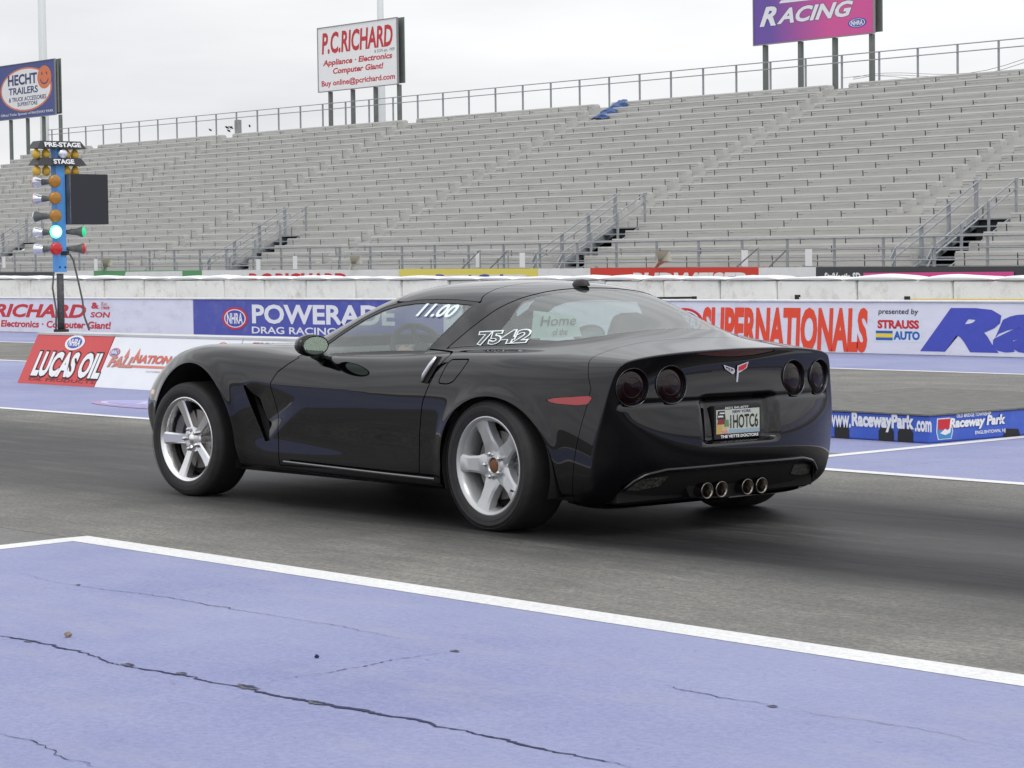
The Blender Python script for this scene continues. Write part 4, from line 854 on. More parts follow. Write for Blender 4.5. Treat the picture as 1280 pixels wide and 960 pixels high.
def LR(srf, name, m, parent, **k):
    for sg_ in (1, -1):
        s2 = Srf(srf.V, srf.N, srf.T[(srf.V[srf.T][:, :, 1].mean(1)*sg_) > 0], [(c[(srf.V[c[:, 0], 1]*sg_) > 0], t) for c, t in srf.cuts]); s2.build(name, m, parent, **k)
class Srf:
    def __init__(s, V, N, T, cuts=None): s.V, s.N, s.T, s.cuts = V, N, T, cuts or []
    def clip(s, f, keep_neg=True):
        """keep the part where f(V) < 0; remembers the cut segments so an edge return can be folded in"""
        f = f(s.V) if callable(f) else f
        if not keep_neg: f = -f
        f = np.where(np.abs(f) < 1e-7, 1e-7, f); ft = f[s.T]; neg = ft < 0; cnt = neg.sum(1); keep = s.T[cnt == 3]
        V = [s.V]; Nn = [s.N]; base = len(s.V); newT = [keep]; segs = []
        for c in (1, 2):
            t = s.T[cnt == c]; 
            if not len(t): continue
            ng = f[t] < 0; lone = np.argmax(ng, 1) if c == 1 else np.argmin(ng, 1)
            r = np.arange(len(t)); a = t[r, lone]; b = t[r, (lone+1) % 3]; d = t[r, (lone+2) % 3]
            def cutp(p, q):
                w_ = (f[p]/(f[p]-f[q]))[:, None]; nn = s.N[p]*(1-w_)+s.N[q]*w_
                return s.V[p]*(1-w_)+s.V[q]*w_, nn/np.maximum(np.linalg.norm(nn, axis=1, keepdims=True), 1e-9)
            v1, n1 = cutp(a, b); v2, n2 = cutp(a, d); i1 = base+np.arange(len(t)); i2 = i1+len(t); base += 2*len(t)
            V += [v1, v2]; Nn += [n1, n2]
            if c == 1: newT.append(np.stack([a, i1, i2], 1)); segs.append(np.stack([i1, i2], 1))
            else: newT += [np.stack([i1, b, d], 1), np.stack([i1, d, i2], 1)]; segs.append(np.stack([i2, i1], 1))
        V = np.concatenate(V); Nn = np.concatenate(Nn); T = np.concatenate(newT)
        old = [(q, w_) for q, w_ in s.cuts]
        # drop old cut segments that fell outside
        cuts = []
        for sg_, tagd in old:
            m = (f[sg_[:, 0]] < 0) & (f[sg_[:, 1]] < 0); cuts.append((sg_[m], tagd))
        if segs: cuts.append((np.concatenate(segs), 1))
        return Srf(V, Nn, T, cuts)
    def build(s, name, m, parent, lip=.012, lipdir=None, offset=0):
        V = s.V+s.N*offset if offset else s.V; Nn = s.N; T = s.T; mi = np.zeros(len(T), int)
        if lip and s.cuts:
            sg_ = np.concatenate([c for c, _ in s.cuts]); a, b = sg_[:, 0], sg_[:, 1]; k = len(V)
            dirn = -s.N if lipdir is None else np.broadcast_to(lipdir(s.V), s.V.shape)
            pa, pb = V[a], V[b]; qa, qb = pa+dirn[a]*lip, pb+dirn[b]*lip; nf = np.cross(pb-pa, qa-pa); nf /= np.maximum(np.linalg.norm(nf, axis=1, keepdims=True), 1e-12)
            m4 = len(a); V = np.concatenate([V, pa, pb, qa, qb]); Nn = np.concatenate([Nn, nf, nf, nf, nf]); r = np.arange(m4)
            T = np.concatenate([T, np.stack([k+r, k+m4+r, k+3*m4+r], 1), np.stack([k+r, k+3*m4+r, k+2*m4+r], 1)]); mi = np.zeros(len(T), int)
        used, invm = np.unique(T, return_inverse=True); T = invm.reshape(-1, 3); V = V[used]; Nn = Nn[used]
        me = bpy.data.meshes.new(name); me.vertices.add(len(V)); me.vertices.foreach_set('co', V.ravel()); me.loops.add(len(T)*3); me.loops.foreach_set('vertex_index', T.ravel().astype(np.int32))
        me.polygons.add(len(T)); me.polygons.foreach_set('loop_start', np.arange(0, len(T)*3, 3, dtype=np.int32)); me.polygons.foreach_set('loop_total', np.full(len(T), 3, dtype=np.int32))
        me.polygons.foreach_set('use_smooth', np.ones(len(T), bool)); me.update(calc_edges=True); me.validate(); me.materials.append(m)
        if len(me.vertices) == len(V): me.normals_split_custom_set_from_vertices([tuple(q) for q in Nn])
        o = bpy.data.objects.new(name, me); COL.objects.link(o); o.parent = parent; return o
def sdf(poly, a, b):
    """signed distance of points (a,b) to a closed polygon, negative inside"""
    P_ = np.array(poly, float); n = len(P_); d = np.full(len(a), 1e9); ins = np.zeros(len(a), bool)
    for i in range(n):
        p, q = P_[i], P_[(i+1) % n]; e = q-p; wx = a-p[0]; wy = b-p[1]; t = np.clip((wx*e[0]+wy*e[1])/(e@e), 0, 1)
        d = np.minimum(d, np.hypot(wx-e[0]*t, wy-e[1]*t)); c = ((p[1] > b) != (q[1] > b)) & (a < (q[0]-p[0])*(b-p[1])/((q[1]-p[1]) if q[1] != p[1] else 1e-12)+p[0]); ins ^= c
    return np.where(ins, -d, d)
def roundpoly(pts, r=.02, n=4):
    out = []; m = len(pts)
    for i in range(m):
        p0, p1, p2 = (np.array(pts[(i+k-1) % m], float) for k in range(3)); a = p0-p1; b = p2-p1; la, lb = np.linalg.norm(a), np.linalg.norm(b); rr = min(r, la*.45, lb*.45); a = p1+a/la*rr; b = p1+b/lb*rr
        for k in range(n+1): t = k/n; out.append(tuple((1-t)**2*a+2*t*(1-t)*p1+t*t*b))
    return out
base = Srf(BV, BN, TR)
def inter(*fs): return lambda v: np.max([f(v) for f in fs], 0)
def union(*fs): return lambda v: np.min([f(v) for f in fs], 0)
def side_poly(poly, ymin=.45, off=0):    # prism through both sides, only where |y| > ymin
    return lambda v: np.maximum(sdf(poly, v[:, 0], v[:, 2])-off, ymin-np.abs(v[:, 1]))
def neg(f): return lambda v: -f(v)
arch = union(lambda v: np.maximum(arch_f(v, FAX, FAZ, FAa, FAb, .15), .50-np.abs(v[:, 1])), lambda v: np.maximum(arch_f(v, RAX, RAZ, RAa, RAb, .25), .50-np.abs(v[:, 1])))
# windows
DLO = roundpoly([(1.665, .800), (1.585, .872), (1.46, .950), (1.33, 1.018), (1.21, 1.066), (1.10, 1.090), (.96, 1.104), (.80, 1.108), (.64, 1.106), (.47, 1.096), (.535, .97), (.63, .838), (.9, .832), (1.2, .82), (1.45, .808)], .012)
win = side_poly(DLO, .5)
def xf(z): return np.interp(z, [.80, .85, .92, 1.0, 1.06, 1.10, 1.13, 1.16, 1.22], [.535, .50, .435, .365, .315, .275, .255, .265, .27])
GL = [(.56, 0), (.56, .765), (.46, .752), (.3, .738), (.1, .712), (-.08, .675), (-.2, .63), (-.29, .55), (-.345, .42), (-.365, .25), (-.372, 0)]
GLp = roundpoly(GL, .03); GLf = [(a, b) for a, b in GL]+[(a, -b) for a, b in GL[::-1][1:-1]]
def hatch(v): return np.max([sdf(GLf, v[:, 0], v[:, 1]), v[:, 0]-xf(v[:, 2]), .845-v[:, 2]], 0)
WS = [(1.17, 0), (1.17, .44), (1.25, .50), (1.4, .565), (1.65, .605), (1.80, .60), (1.95, .45), (2.0, 0)]
WSf = WS+[(a, -b) for a, b in WS[::-1][1:-1]]
def wsf(v): return np.maximum(sdf(WSf, v[:, 0], v[:, 1]), .84-v[:, 2])
# doors, seams
DOOR = roundpoly([(1.79, .22), (1.785, .45), (1.815, .66), (1.77, .72), (1.66, .785), (1.58, .83), (.6, .86), (.405, .852), (.375, .84), (.43, .72), (.495, .60), (.54, .43), (.565, .245)], .01)
door = side_poly(DOOR, .70)
FUEL = roundpoly([(.335, .818), (.185, .822), (.205, .77), (.255, .712), (.30, .70), (.375, .702)], .02)
fuel = lambda v: np.maximum(side_poly(FUEL, .7)(v), -v[:, 1])
TGR = lambda z: np.interp(z, [.8, 1.09, 1.12, 1.16, 1.25], [.44, .455, .49, .50, .47])
def roofp(v):   # lift-out roof panel
    ay = np.abs(v[:, 1]); return np.max([TGR(v[:, 2])-v[:, 0], v[:, 0]-(1.14), ay-.565, 1.092-v[:, 2]], 0)
HOOD = [(1.98, 0), (1.9, .55), (1.86, .66), (2.1, .70), (2.6, .655), (3.1, .54), (3.28, .40), (3.34, 0)]; HOODf = HOOD+[(a, -b) for a, b in HOOD[::-1][1:-1]]
def hood(v): return np.maximum(sdf(HOODf, v[:, 0], v[:, 1]), .6-v[:, 2])
def seam_x(v): return v[:, 0]-np.interp(v[:, 2], [.2, .62, .70, .80, .84, .9], [-.52, -.615, -.625, -.585, -.55, -.50])    # bumper cover / quarter joint
def bumper(v): return np.where(v[:, 2] > .60, seam_x(v), v[:, 0]+.50)
def rb(v): return seam_x(v)
def fb(v): return 3.16+.30*(v[:, 2]-.4)-v[:, 0]-0*v[:, 1]
# rear lower insert
def ins_top(ay): return np.interp(ay, [0, .46, .56, .62, .665, .70], [.312, .306, .288, .255, .205, .15])
def insert(v): ay = np.abs(v[:, 1]); return np.max([v[:, 2]-ins_top(ay), v[:, 0]+.60, ay-.70], 0)
LAMPS = [(.630, .703, .092), (.415, .708, .092)]
def tail_x(y, z, r=.03):
    m = (np.abs(BV[:, 1]-y) < r) & (np.abs(BV[:, 2]-z) < r) & (BV[:, 0] < -.5); return float(np.median(BV[m][:, 0]))
def lampf(v): 
    ay = np.abs(v[:, 1]); return np.maximum(np.min([np.hypot((ay-y)*1.0, v[:, 2]-z)-r*.93 for y, z, r in LAMPS], 0), v[:, 0]+.6)
CH = roundpoly([(.265, .852), (.26, .842), (.12, .828), (0, .824), (-.12, .828), (-.26, .842), (-.265, .852), (0, .862)], .004)
def chm(v): return np.maximum(sdf(CH, v[:, 1], v[:, 2]), v[:, 0]+.74)
MK = roundpoly([(-.385, .642), (-.44, .655), (-.62, .668), (-.638, .66), (-.618, .628), (-.56, .622), (-.45, .628)], .01); mark = side_poly(MK, .7)
FM = roundpoly([(3.062, .588), (3.145, .586), (3.15, .56), (3.07, .557)], .006); fmark = side_poly(FM, .6)
VENT = [(2.070, .648), (1.912, .342), (1.868, .350), (1.885, .42), (1.945, .51), (2.0, .59), (2.045, .643)]; ventf = side_poly(VENT, .7)
G = .0034
car = thing('sports_car', 'glossy black two door sports coupe launching from the start line', 'car', (0, 0, 0))
openings = union(arch, win, hatch, wsf, insert, lampf, chm, mark, fmark, ventf)
body = base.clip(openings, False)
def panel(reg, g=G): return body.clip(lambda v: reg(v)+g)
def rest(s, reg, g=G): return s.clip(lambda v: reg(v)-g, False)
LR(panel(door), 'door', M_paint, car); panel(fuel).build('fuel_door', M_paint, car); panel(hood).build('bonnet', M_paint, car); panel(roofp).build('roof_panel', M_paint, car)
rr_ = rest(rest(rest(rest(body, door), fuel), hood), roofp)
rr_.clip(lambda v: rb(v)+.0016).build('rear_bumper_cover', M_paint, car); r2 = rr_.clip(lambda v: rb(v)-.0016, False)
r2.clip(lambda v: fb(v)+.0016).build('front_bumper_cover', M_paint, car); r2.clip(lambda v: fb(v)-.0016, False).build('body_shell', M_paint, car)
# dark liner just under the skin so the joints read as gaps
keep = base.clip(union(arch, win, hatch, wsf, lampf, chm, lambda v: ventf(v)-.02), False)
for s_ in (-1, 1): MB().add([(x, s_*.84, z) for x, z in [(2.11, .68), (1.92, .30), (1.84, .30), (1.84, .45), (1.98, .66)]], [tuple(range(5)) if s_ < 0 else tuple(range(5))[::-1]]).build('fender_vent', M_dark, car)
keep.build('inner_liner', M_dark, car, lip=0, offset=-.014)
# glazing
def glass_mat(name, tint, painted_sheen, ior=.1):
    m = bpy.data.materials.new(name); m.use_nodes = True; t = m.node_tree; t.nodes.clear(); lk = t.links.new
    o = t.nodes.new('ShaderNodeOutputMaterial'); tr_ = t.nodes.new('ShaderNodeBsdfTransparent'); tr_.inputs[0].default_value = (*tint, 1)
    gl = t.nodes.new('ShaderNodeBsdfGlossy'); gl.inputs['Roughness'].default_value = .01; 
    gm = t.nodes.new('ShaderNodeNewGeometry'); dt = t.nodes.new('ShaderNodeVectorMath'); dt.operation = 'DOT_PRODUCT'; lk(gm.outputs['Normal'], dt.inputs[0]); lk(gm.outputs['Incoming'], dt.inputs[1])
    def mth(op, a, b_):
        n = t.nodes.new('ShaderNodeMath'); n.operation = op
        for i, q in enumerate((a, b_)):
            if isinstance(q, float): n.inputs[i].default_value = q
            else: lk(q, n.inputs[i])
        return n.outputs[0]
    fres = mth('ADD', mth('MULTIPLY', mth('POWER', mth('SUBTRACT', 1.0, mth('ABSOLUTE', dt.outputs['Value'], 0.0)), 5.0), .9), ior)
    df = t.nodes.new('ShaderNodeBsdfDiffuse'); df.inputs[0].default_value = (.5, .55, .53, 1); mx1 = t.nodes.new('ShaderNodeMixShader'); mx1.inputs[0].default_value = painted_sheen; mx2 = t.nodes.new('ShaderNodeMixShader')  # pale diffuse share paints a bright sky reflection onto the panes
    lk(tr_.outputs[0], mx1.inputs[1]); lk(df.outputs[0], mx1.inputs[2]); lk(fres, mx2.inputs[0]); lk(mx1.outputs[0], mx2.inputs[1]); lk(gl.outputs[0], mx2.inputs[2]); lk(mx2.outputs[0], o.inputs[0]); return m
M_glass = glass_mat('window_glass', (.80, .90, .86), .15, .10); M_glassr = glass_mat('hatch_glass', (.62, .74, .70), .16, .12)
def frit(v): 
    # wide black border low down and along the pillar side
    h = hatch(v); ay = np.abs(v[:, 1]); d = np.minimum(-(h+.045), .19+.35*np.maximum(0, .58-ay)+.9*np.maximum(0, .40-ay)-v[:, 0]); return np.maximum(h+.004, d)
# painted-black border of the panes
LR(base.clip(lambda v: win(v)+.017), 'side_window', M_glass, car, lip=0, offset=-.006)
LR(base.clip(lambda v: np.maximum(win(v)+.001, -(win(v)+.017))), 'window_seal', M_trim, car, lip=.01, offset=-.002)
base.clip(lambda v: np.maximum(hatch(v)+.045, -frit(v))).build('rear_window', M_glassr, car, lip=0, offset=-.003)
M_frit = mat('glass_border', (.01, .01, .011), .06, spec=.6)
base.clip(frit).build('rear_window_border', M_frit, car, lip=.012, offset=-.0025)
base.clip(lambda v: wsf(v)+.004).build('windscreen', M_glass, car, lip=0, offset=-.003)
# lights in the skin
M_lens = mat('tail_lens', (.007, .001, .002), .3, spec=.0, coat=.8); M_bez = mat('lamp_bezel', (.10, .10, .11), .2, metal=.9); M_chrome = mat('chrome', (.62, .62, .64), .12, metal=1)
M_redm = mat('marker_red', srgb(150, 28, 38), .18, coat=.8); M_orm = mat('marker_amber', srgb(225, 130, 30), .2, coat=.8)
LR(base.clip(lambda v: mark(v)+.001), 'side_marker', M_redm, car, lip=.01); LR(base.clip(lambda v: np.maximum(mark(v)-.0035, -(mark(v)))), 'marker_surround', M_trim, car, lip=0, offset=.0015)
LR(base.clip(lambda v: fmark(v)+.001), 'front_marker', M_orm, car, lip=.01)
base.clip(lambda v: chm(v)+.002).build('high_brake_light', mat('brake_lens', (.05, .006, .01), .08, coat=1), car, lip=.02, offset=-.004)
HL = roundpoly([(3.33, .47), (3.20, .43), (2.98, .50), (2.86, .60), (2.90, .67), (3.08, .645), (3.25, .58)], .03)
LR(base.clip(lambda v: np.maximum(sdf(HL, v[:, 0], np.abs(v[:, 1])), .55-v[:, 2])), 'headlight', mat('headlight_glass', (.16, .16, .17), .08, metal=.5, coat=1), car, lip=0, offset=.0015)
# rear insert, recessed
M_ins = mat('insert_plastic', (.012, .012, .012), .6, var=.3, vscale=25)
base.clip(lambda v: insert(v)+.002).clip(arch, False).build('lower_insert', M_ins, car, lip=.0, offset=-.022)
for s in (-1, 1):
    for y, z, r in LAMPS:
        xx = tail_x(y, z); dxy = (tail_x(y+.07, z)-tail_x(y-.07, z))/.14; dxz = (tail_x(y, z+.07)-tail_x(y, z-.07))/.14; ax = Vector((-1, s*dxy, dxz)).normalized(); oo = Vector((xx, s*y, z))
        b = MB(); b.lathe([(r*.86, -.03), (r*.955, -.012), (r*.985, .001), (r*.995, .004), (r*.98, .007), (r*.95, .002), (r*.915, -.016)], oo, ax, 40); bz = b.build('tail_light', M_bez, car, smooth=True)
        b = MB(); b.lathe([(r*.93, -.017), (r*.85, -.010), (r*.5, -.002), (.001, .001)], oo, ax, 40); b.build('lens', M_lens, bz, smooth=True)
        b = MB(); b.lathe([(r*.55, -.002), (r*.53, -.0005), (r*.51, -.002)], oo, ax, 30); b.build('lens_ring', M_lens, bz, smooth=True)
    # reverse lamps
    lensr = mat('reverse_lens', (.15, .145, .12), .25, metal=.6, coat=1.0, var=.8, vscale=55, bump=1, bscale=70)
    q = [(.625, .222), (.60, .262), (.50, .276), (.43, .276), (.45, .232), (.55, .218)]; b = MB(); vs = []
    for dx in (0, .03): vs += [(tail_x(a, z)+.012+dx, s*a, z) for a, z in q]
    n_ = len(q); b.add(vs, [tuple(range(n_)), tuple(range(n_, 2*n_))[::-1]]+[(i, (i+1) % n_, n_+(i+1) % n_, n_+i) for i in range(n_)]); b.build('reverse_light', lensr, car, bevel=.004)
# diffuser bulge and exhaust tips
b = MB(); prof = [(-.27, .215), (-.24, .165), (-.16, .15), (0, .145), (.16, .15), (.24, .165), (.27, .215)]
vs = [(-.715, y, z) for y, z in prof]+[(-.5, y*.9, z+.02) for y, z in prof]+[(-.735, y, .26) for y, z in prof]; m_ = len(prof)
b.add(vs, [(i, i+1, m_+i+1, m_+i) for i in range(m_-1)]+[(i, 2*m_+i, 2*m_+i+1, i+1) for i in range(m_-1)]); b.build('diffuser', M_ins, car)
M_tip = mat('exhaust_steel', (.26, .235, .21), .25, metal=1, var=.2, vscale=30)
for y in (.185, .088, -.088, -.185):
    b = MB(); r = .037; b.lathe([(r, .10), (r, -.045), (r+.004, -.052), (r-.001, -.055), (r-.006, -.048), (r-.008, .10)], (-.725, y, .196), (1, 0, .04), 28); e = b.build('exhaust_tip', M_tip, car, smooth=True)
    b = MB(); b.lathe([(r-.007, .06), (.001, .06)], (-.725, y, .196), (1, 0, .04), 20); b.build('pipe_bore', M_dark, e)
# rolled lip along the top of the lower insert
lp = []
for yy in np.linspace(-.655, .655, 61):
    z_ = float(ins_top(abs(yy)))+.004; mm_ = (np.abs(BV[:, 1]-yy) < .02) & (np.abs(BV[:, 2]-z_) < .02) & (BV[:, 0] < -.5); lp.append((float(BV[mm_][:, 0].min())+.001, yy, z_))
xs_ = np.convolve([q[0] for q in lp], np.ones(5)/5, 'same'); lp = [(xs_[i] if 2 <= i < 59 else q[0], q[1], q[2]) for i, q in enumerate(lp)]
MB().tube(lp, .010, 10).build('bumper_lip', M_paint, car, smooth=True)
MB().box((-.66, -.66, .16), (-.45, .66, .28)).build('rear_undertray', M_dark, car)
# number plate
def xt(y, z): return -.755
pw, ph, pz = .315, .160, .515; px_ = -.80
pl_ = thing('x', 'x', 'x'); bpy.data.objects.remove(pl_)
b = MB(); b.box((px_-.002, -pw/2, pz-ph/2), (px_+.05, pw/2, pz+ph/2)); plate = b.build('number_plate', M_trim, car, bevel=.003)
RP, PO = (0, -1, 0), lambda u, v: (px_-.002, pw/2-u*pw, pz-ph/2+v*ph)
def pp(s, u0, u1, v0, v1, m, bold=.02, lift=.002, shear=0): print_text(s, PO(u0, v0), RP, UP, (u1-u0)*pw, (v1-v0)*ph, m, plate, bold, shear, lift)
flat_poly([(0, 0), (pw*.93, 0), (pw*.93, ph*.72), (0, ph*.72)], PO(.035, .16), RP, UP, mat('plate_cream', (.52, .55, .50), .5), plate, 'plate_face', .0012)
flat_poly([(0, 0), (pw*.66, 0), (pw*.66, ph*.10), (0, ph*.10)], PO(.30, .18), RP, UP, mat('plate_bluebar', (.30, .42, .52), .5), plate, 'plate_band', .002)
for k, (u, v, w_, h, c) in enumerate([(.04, .17, .1, .3, (.6, .38, .08)), (.14, .24, .12, .2, (.62, .45, .2)), (.05, .45, .2, .15, (.25, .03, .03)), (.05, .6, .18, .25, (.03, .03, .03)), (.2, .38, .1, .2, (.12, .25, .12)), (.15, .17, .13, .09, (.62, .3, .3)), (.06, .66, .12, .05, (.7, .7, .7)), (.09, .76, .12, .04, (.7, .7, .7))]):
    flat_poly([(0, 0), (w_*pw, 0), (w_*pw*.9, h*ph), (w_*pw*.1, h*ph)], PO(u, v), RP, UP, mat('plate_art%d' % k, c, .5), plate, 'plate_art', .0018+.0004*k)
pp('1HOTC6', .33, .93, .31, .72, M_black, .015, .003); pp('(631) 541-0777', .22, .72, .88, .96, M_white, .02, .003); pp('NEW YORK', .38, .78, .77, .85, M_navy, .02, .003); pp('THE VETTE DOCTORS', .12, .93, .035, .125, M_white, .04, .003)
flat_poly([(0, 0), (.30, 0), (.30, .012), (0, .012)], (-.845, .15, .418), (0, -1, 0), (1, 0, 0), M_black, car, 'plate_shadow_gasket', .001) if False else None
# crossed flags badge
bx0 = float(BV[(np.abs(BV[:, 1]) < .06) & (np.abs(BV[:, 2]-.752) < .03)][:, 0].min()); EB = (bx0-.0015, .0, .752)
def bz(pts, m, nm, lift): return flat_poly([(a*.085, c*.05) for a, c in pts], (EB[0]+.020, .005, EB[2]), RP, UP, m, badge, nm, lift)
badge = MB().tube([(bx0+.01, .0, .715), (bx0-.002, .0, .715)], .006, 8).build('flag_badge', M_chrome, car)
M_bwh = mat('badge_silver', (.7, .7, .72), .2, metal=.6)
bz([(-1, .75), (-.15, .35), (-.1, .05), (-.25, -.2), (-.5, 0), (-.85, .35)], M_bwh, 'flag', .022); bz([(-.86, .6), (-.25, .28), (-.22, .05), (-.48, .12), (-.75, .4)], M_trim, 'flag_field', .0235)
bz([(1, .95), (.1, .6), (0, -.95), (.12, -.95), (.2, -.1), (.5, .1), (.85, .35)], M_bwh, 'flag', .022); bz([(.88, .82), (.2, .5), (.18, .1), (.55, .2), (.78, .42)], mat('badge_red', srgb(200, 30, 40), .3), 'flag_field', .0235)
for i, j in ((0, 0), (1, 1), (2, 0), (1, -1)): bz([(-.75+.18*i, .42-.12*i+.07*j), (-.62+.18*i, .36-.12*i+.07*j), (-.62+.18*i, .28-.12*i+.07*j), (-.75+.18*i, .34-.12*i+.07*j)], M_bwh, 'flag_check', .025)
# door handle recesses and mirrors
for s in (-1, 1):
    q = [(.39, .825), (.405, .83), (.47, .705), (.435, .70)]
    b = MB(); n_ = 7; yv = lambda x, z: s*(np.interp(z, [.70, .76, .83], [.895, .882, .858]))
    hb = [(.378, .832), (.43, .832), (.505, .702), (.455, .70)]
    b.add([(x, yv(x, z)+s*.0045, z) for x, z in hb], [(0, 1, 2, 3) if s < 0 else (3, 2, 1, 0)]); rec = b.build('door_handle', M_dark, car)
    b = MB(); pts = [(.418, .83), (.445, .788), (.478, .74), (.492, .703)]; b.tube([(x, yv(x, z)+s*.012, z) for x, z in pts], [.008, .014, .014, .007], 10); b.build('grip', M_chrome, rec, smooth=True)
    # mirror
    mc = Vector((1.33, s*.965, .875)); bm = bmesh.new(); bmesh.ops.create_uvsphere(bm, u_segments=28, v_segments=16, radius=1)
    for v in bm.verts:
        x, y, z = v.co; fx = 1 if x > 0 else .30; v.co = Vector((x*.095*fx, y*.105*(1-.12*x), z*.058*(1+.1*math.copysign(1, y*s)*abs(y))))
        if x < 0: v.co.x = max(v.co.x, -.022)
    me = bpy.data.meshes.new('wing_mirror'); bm.to_mesh(me); bm.free(); me.materials.append(M_paint); me.polygons.foreach_set('use_smooth', [True]*len(me.polygons))
    mo = bpy.data.objects.new('wing_mirror', me); COL.objects.link(mo); mo.location = mc; mo.rotation_euler[2] = s*.10; mo.parent = car
    g = [(math.cos(a)*.086*(1 if abs(math.cos(a)) < .8 else .97), math.sin(a)*.046) for a in np.linspace(0, 2*math.pi, 28)[:-1]]
    mg_ = mat('mirror_glass', (.36, .45, .39), .04, metal=.9)
    fl = flat_poly(g, (-.0215, 0, 0), (0, -1, 0), UP, mg_, mo, 'mirror_glass', .003); rim = MB(); rim.tube([(-.022, a*1.04, c*1.05) for a, c in g+g[:1]], .005, 6, caps=False); rim.build('mirror_rim', M_trim, mo, smooth=True)
    MB().tube([(1.36, s*.93, .835), (1.38, s*.885, .812), (1.40, s*.83, .79)], [.035, .028, .04], 10).build('mirror_arm', M_paint, car, smooth=True)
# satellite aerial on the roof, wipers
b = MB(); b.lathe([(.047, 0), (.046, .012), (.036, .030), (.022, .036), (.001, .038)], (0, 0, 0), (0, 0, 1), 20); ao = b.build('roof_aerial', M_trim, car, smooth=True); ao.scale = (1.25, .7, .95); ao.location = (.315, 0, 1.165)
# lower rocker blade: a slim proud strip
for s in (-1, 1):
    b = MB(); pts = [(.42, .232), (.8, .236), (1.2, .242), (1.72, .250)]
    vs = []
    for x, z in pts: vs += [(x, s*.893, z), (x, s*.897, z-.005), (x, s*.890, z-.012)]
    b.add(vs, [(3*i+k, 3*i+k+1, 3*i+k+4, 3*i+k+3) for i in range(3) for k in range(2)]); b.build('sill_strip', mat('sill_grey', (.12, .12, .125), .3, coat=.5), car)
# decals on the glass (each sits on the pane)
def decal(s, x0, z0, x1, z1, h, y, m, bold=.03, shear=.2, outline=None, tilt=.0, parent=None):
    """lettering lying on the left side glass; x0>x1; y is the height of the glass plane at z0 and z0+h"""
    U = Vector((0, y[1]-y[0], h)).normalized(); Rr = Vector((x1-x0, 0, z1-z0)).normalized(); L_ = math.hypot(y[1]-y[0], h)
    return print_text(s, (x0, y[0], z0), Rr, U, math.hypot(x1-x0, z1-z0), L_, m, parent or car, bold, shear, .004, outline=outline, name='window_number')
M_dec = mat('decal_white', (.72, .80, .78), .5); M_dg = mat('decal_grey', (.06, .06, .065), .5)
from mathutils.bvhtree import BVHTree
_m = (BV[TR][:, :, 1].min(1) > .3) & (BV[TR][:, :, 2].min(1) > .86) & (BV[TR][:, 0, 0] > -.2) & (BV[TR][:, 0, 0] < 1.7)
bvh = BVHTree.FromPolygons([tuple(q) for q in BV], [tuple(int(a) for a in q) for q in TR[_m]])
def surf_grid(x, z):
    h = bvh.ray_cast(Vector((x, 2, max(z, .868))), Vector((0, -1, 0))); return h[0].y if h[0] else .7
def wrap_text(s, quad, m, bold, name, off, shear=0, grow=None):
    """lettering bent onto the car's left side glass; quad = lower-left, lower-right, upper-left corners in (x,z)"""
    v, f = text_verts(s, bold, shear); a = np.array(v); lo, hi = grow or (a.min(0), a.max(0)); A, B, C_ = (np.array(q) for q in quad); out = []
    for q in v:
        u = (q[0]-lo[0])/(hi[0]-lo[0]); t = (q[1]-lo[1])/(hi[1]-lo[1]); x, z = A+(B-A)*u+(C_-A)*t; out.append((x, z))
    ys = np.array([surf_grid(x, z) for x, z in out]); 
    o = MB().add([(x, y+off, z) for (x, z), y in zip(out, ys)], f).build(name, m, car); return (lo, hi)
def Q_(px, py, y): q = P(px, py, 1, y); return (q[0], q[2])
wrap_text('11.00', [Q_(523, 395, .62), Q_(568, 397, .62), Q_(527, 379, .60)], M_dec, .03, 'window_number', .002, .15)
lh = wrap_text('7542', [Q_(599, 430.5, .70), Q_(650, 428, .70), Q_(600, 415, .68)], M_dg, .012, 'window_number', .0035, -.15)
wrap_text('7542', [Q_(599, 430.5, .70), Q_(650, 428, .70), Q_(600, 415, .68)], M_dec, .065, 'window_number', .0015, -.15, grow=lh)

# wheels -------------------------------------------------------------
M_rimf = mat('polished_alloy', (.80, .80, .81), .24, metal=1, var=.06, vscale=10); M_rimr = mat('silver_paint', (.50, .51, .52), .32, metal=.5, coat=.5)
M_disc = mat('brake_disc', (.22, .21, .20), .35, metal=.9); M_cal = mat('caliper', (.14, .14, .15), .4, metal=.7); M_hub = mat('rusty_hub', (.20, .09, .04), .7, metal=.4)
def ring_spokes(mb, n, fr, rot, prof):
    """spokes: prof = list of (r, half width, y front, depth)"""
    for k in range(n):
        a = rot+2*math.pi*k/n; e = Vector((math.cos(a), 0, math.sin(a))); t_ = Vector((-math.sin(a), 0, math.cos(a))); Y = Vector((0, 1, 0)); vs = []; fs = []
        for r, hw, yf, dp in prof:
            for u, yy in ((-1, yf-dp), (-1, yf-.008), (-.72, yf), (.72, yf), (1, yf-.008), (1, yf-dp)): vs.append(e*r+t_*hw*u+Y*yy)
        for i in range(len(prof)-1):
            for q in range(5): fs.append((i*6+q, i*6+q+1, (i+1)*6+q+1, (i+1)*6+q))
        mb.add(vs, fs)
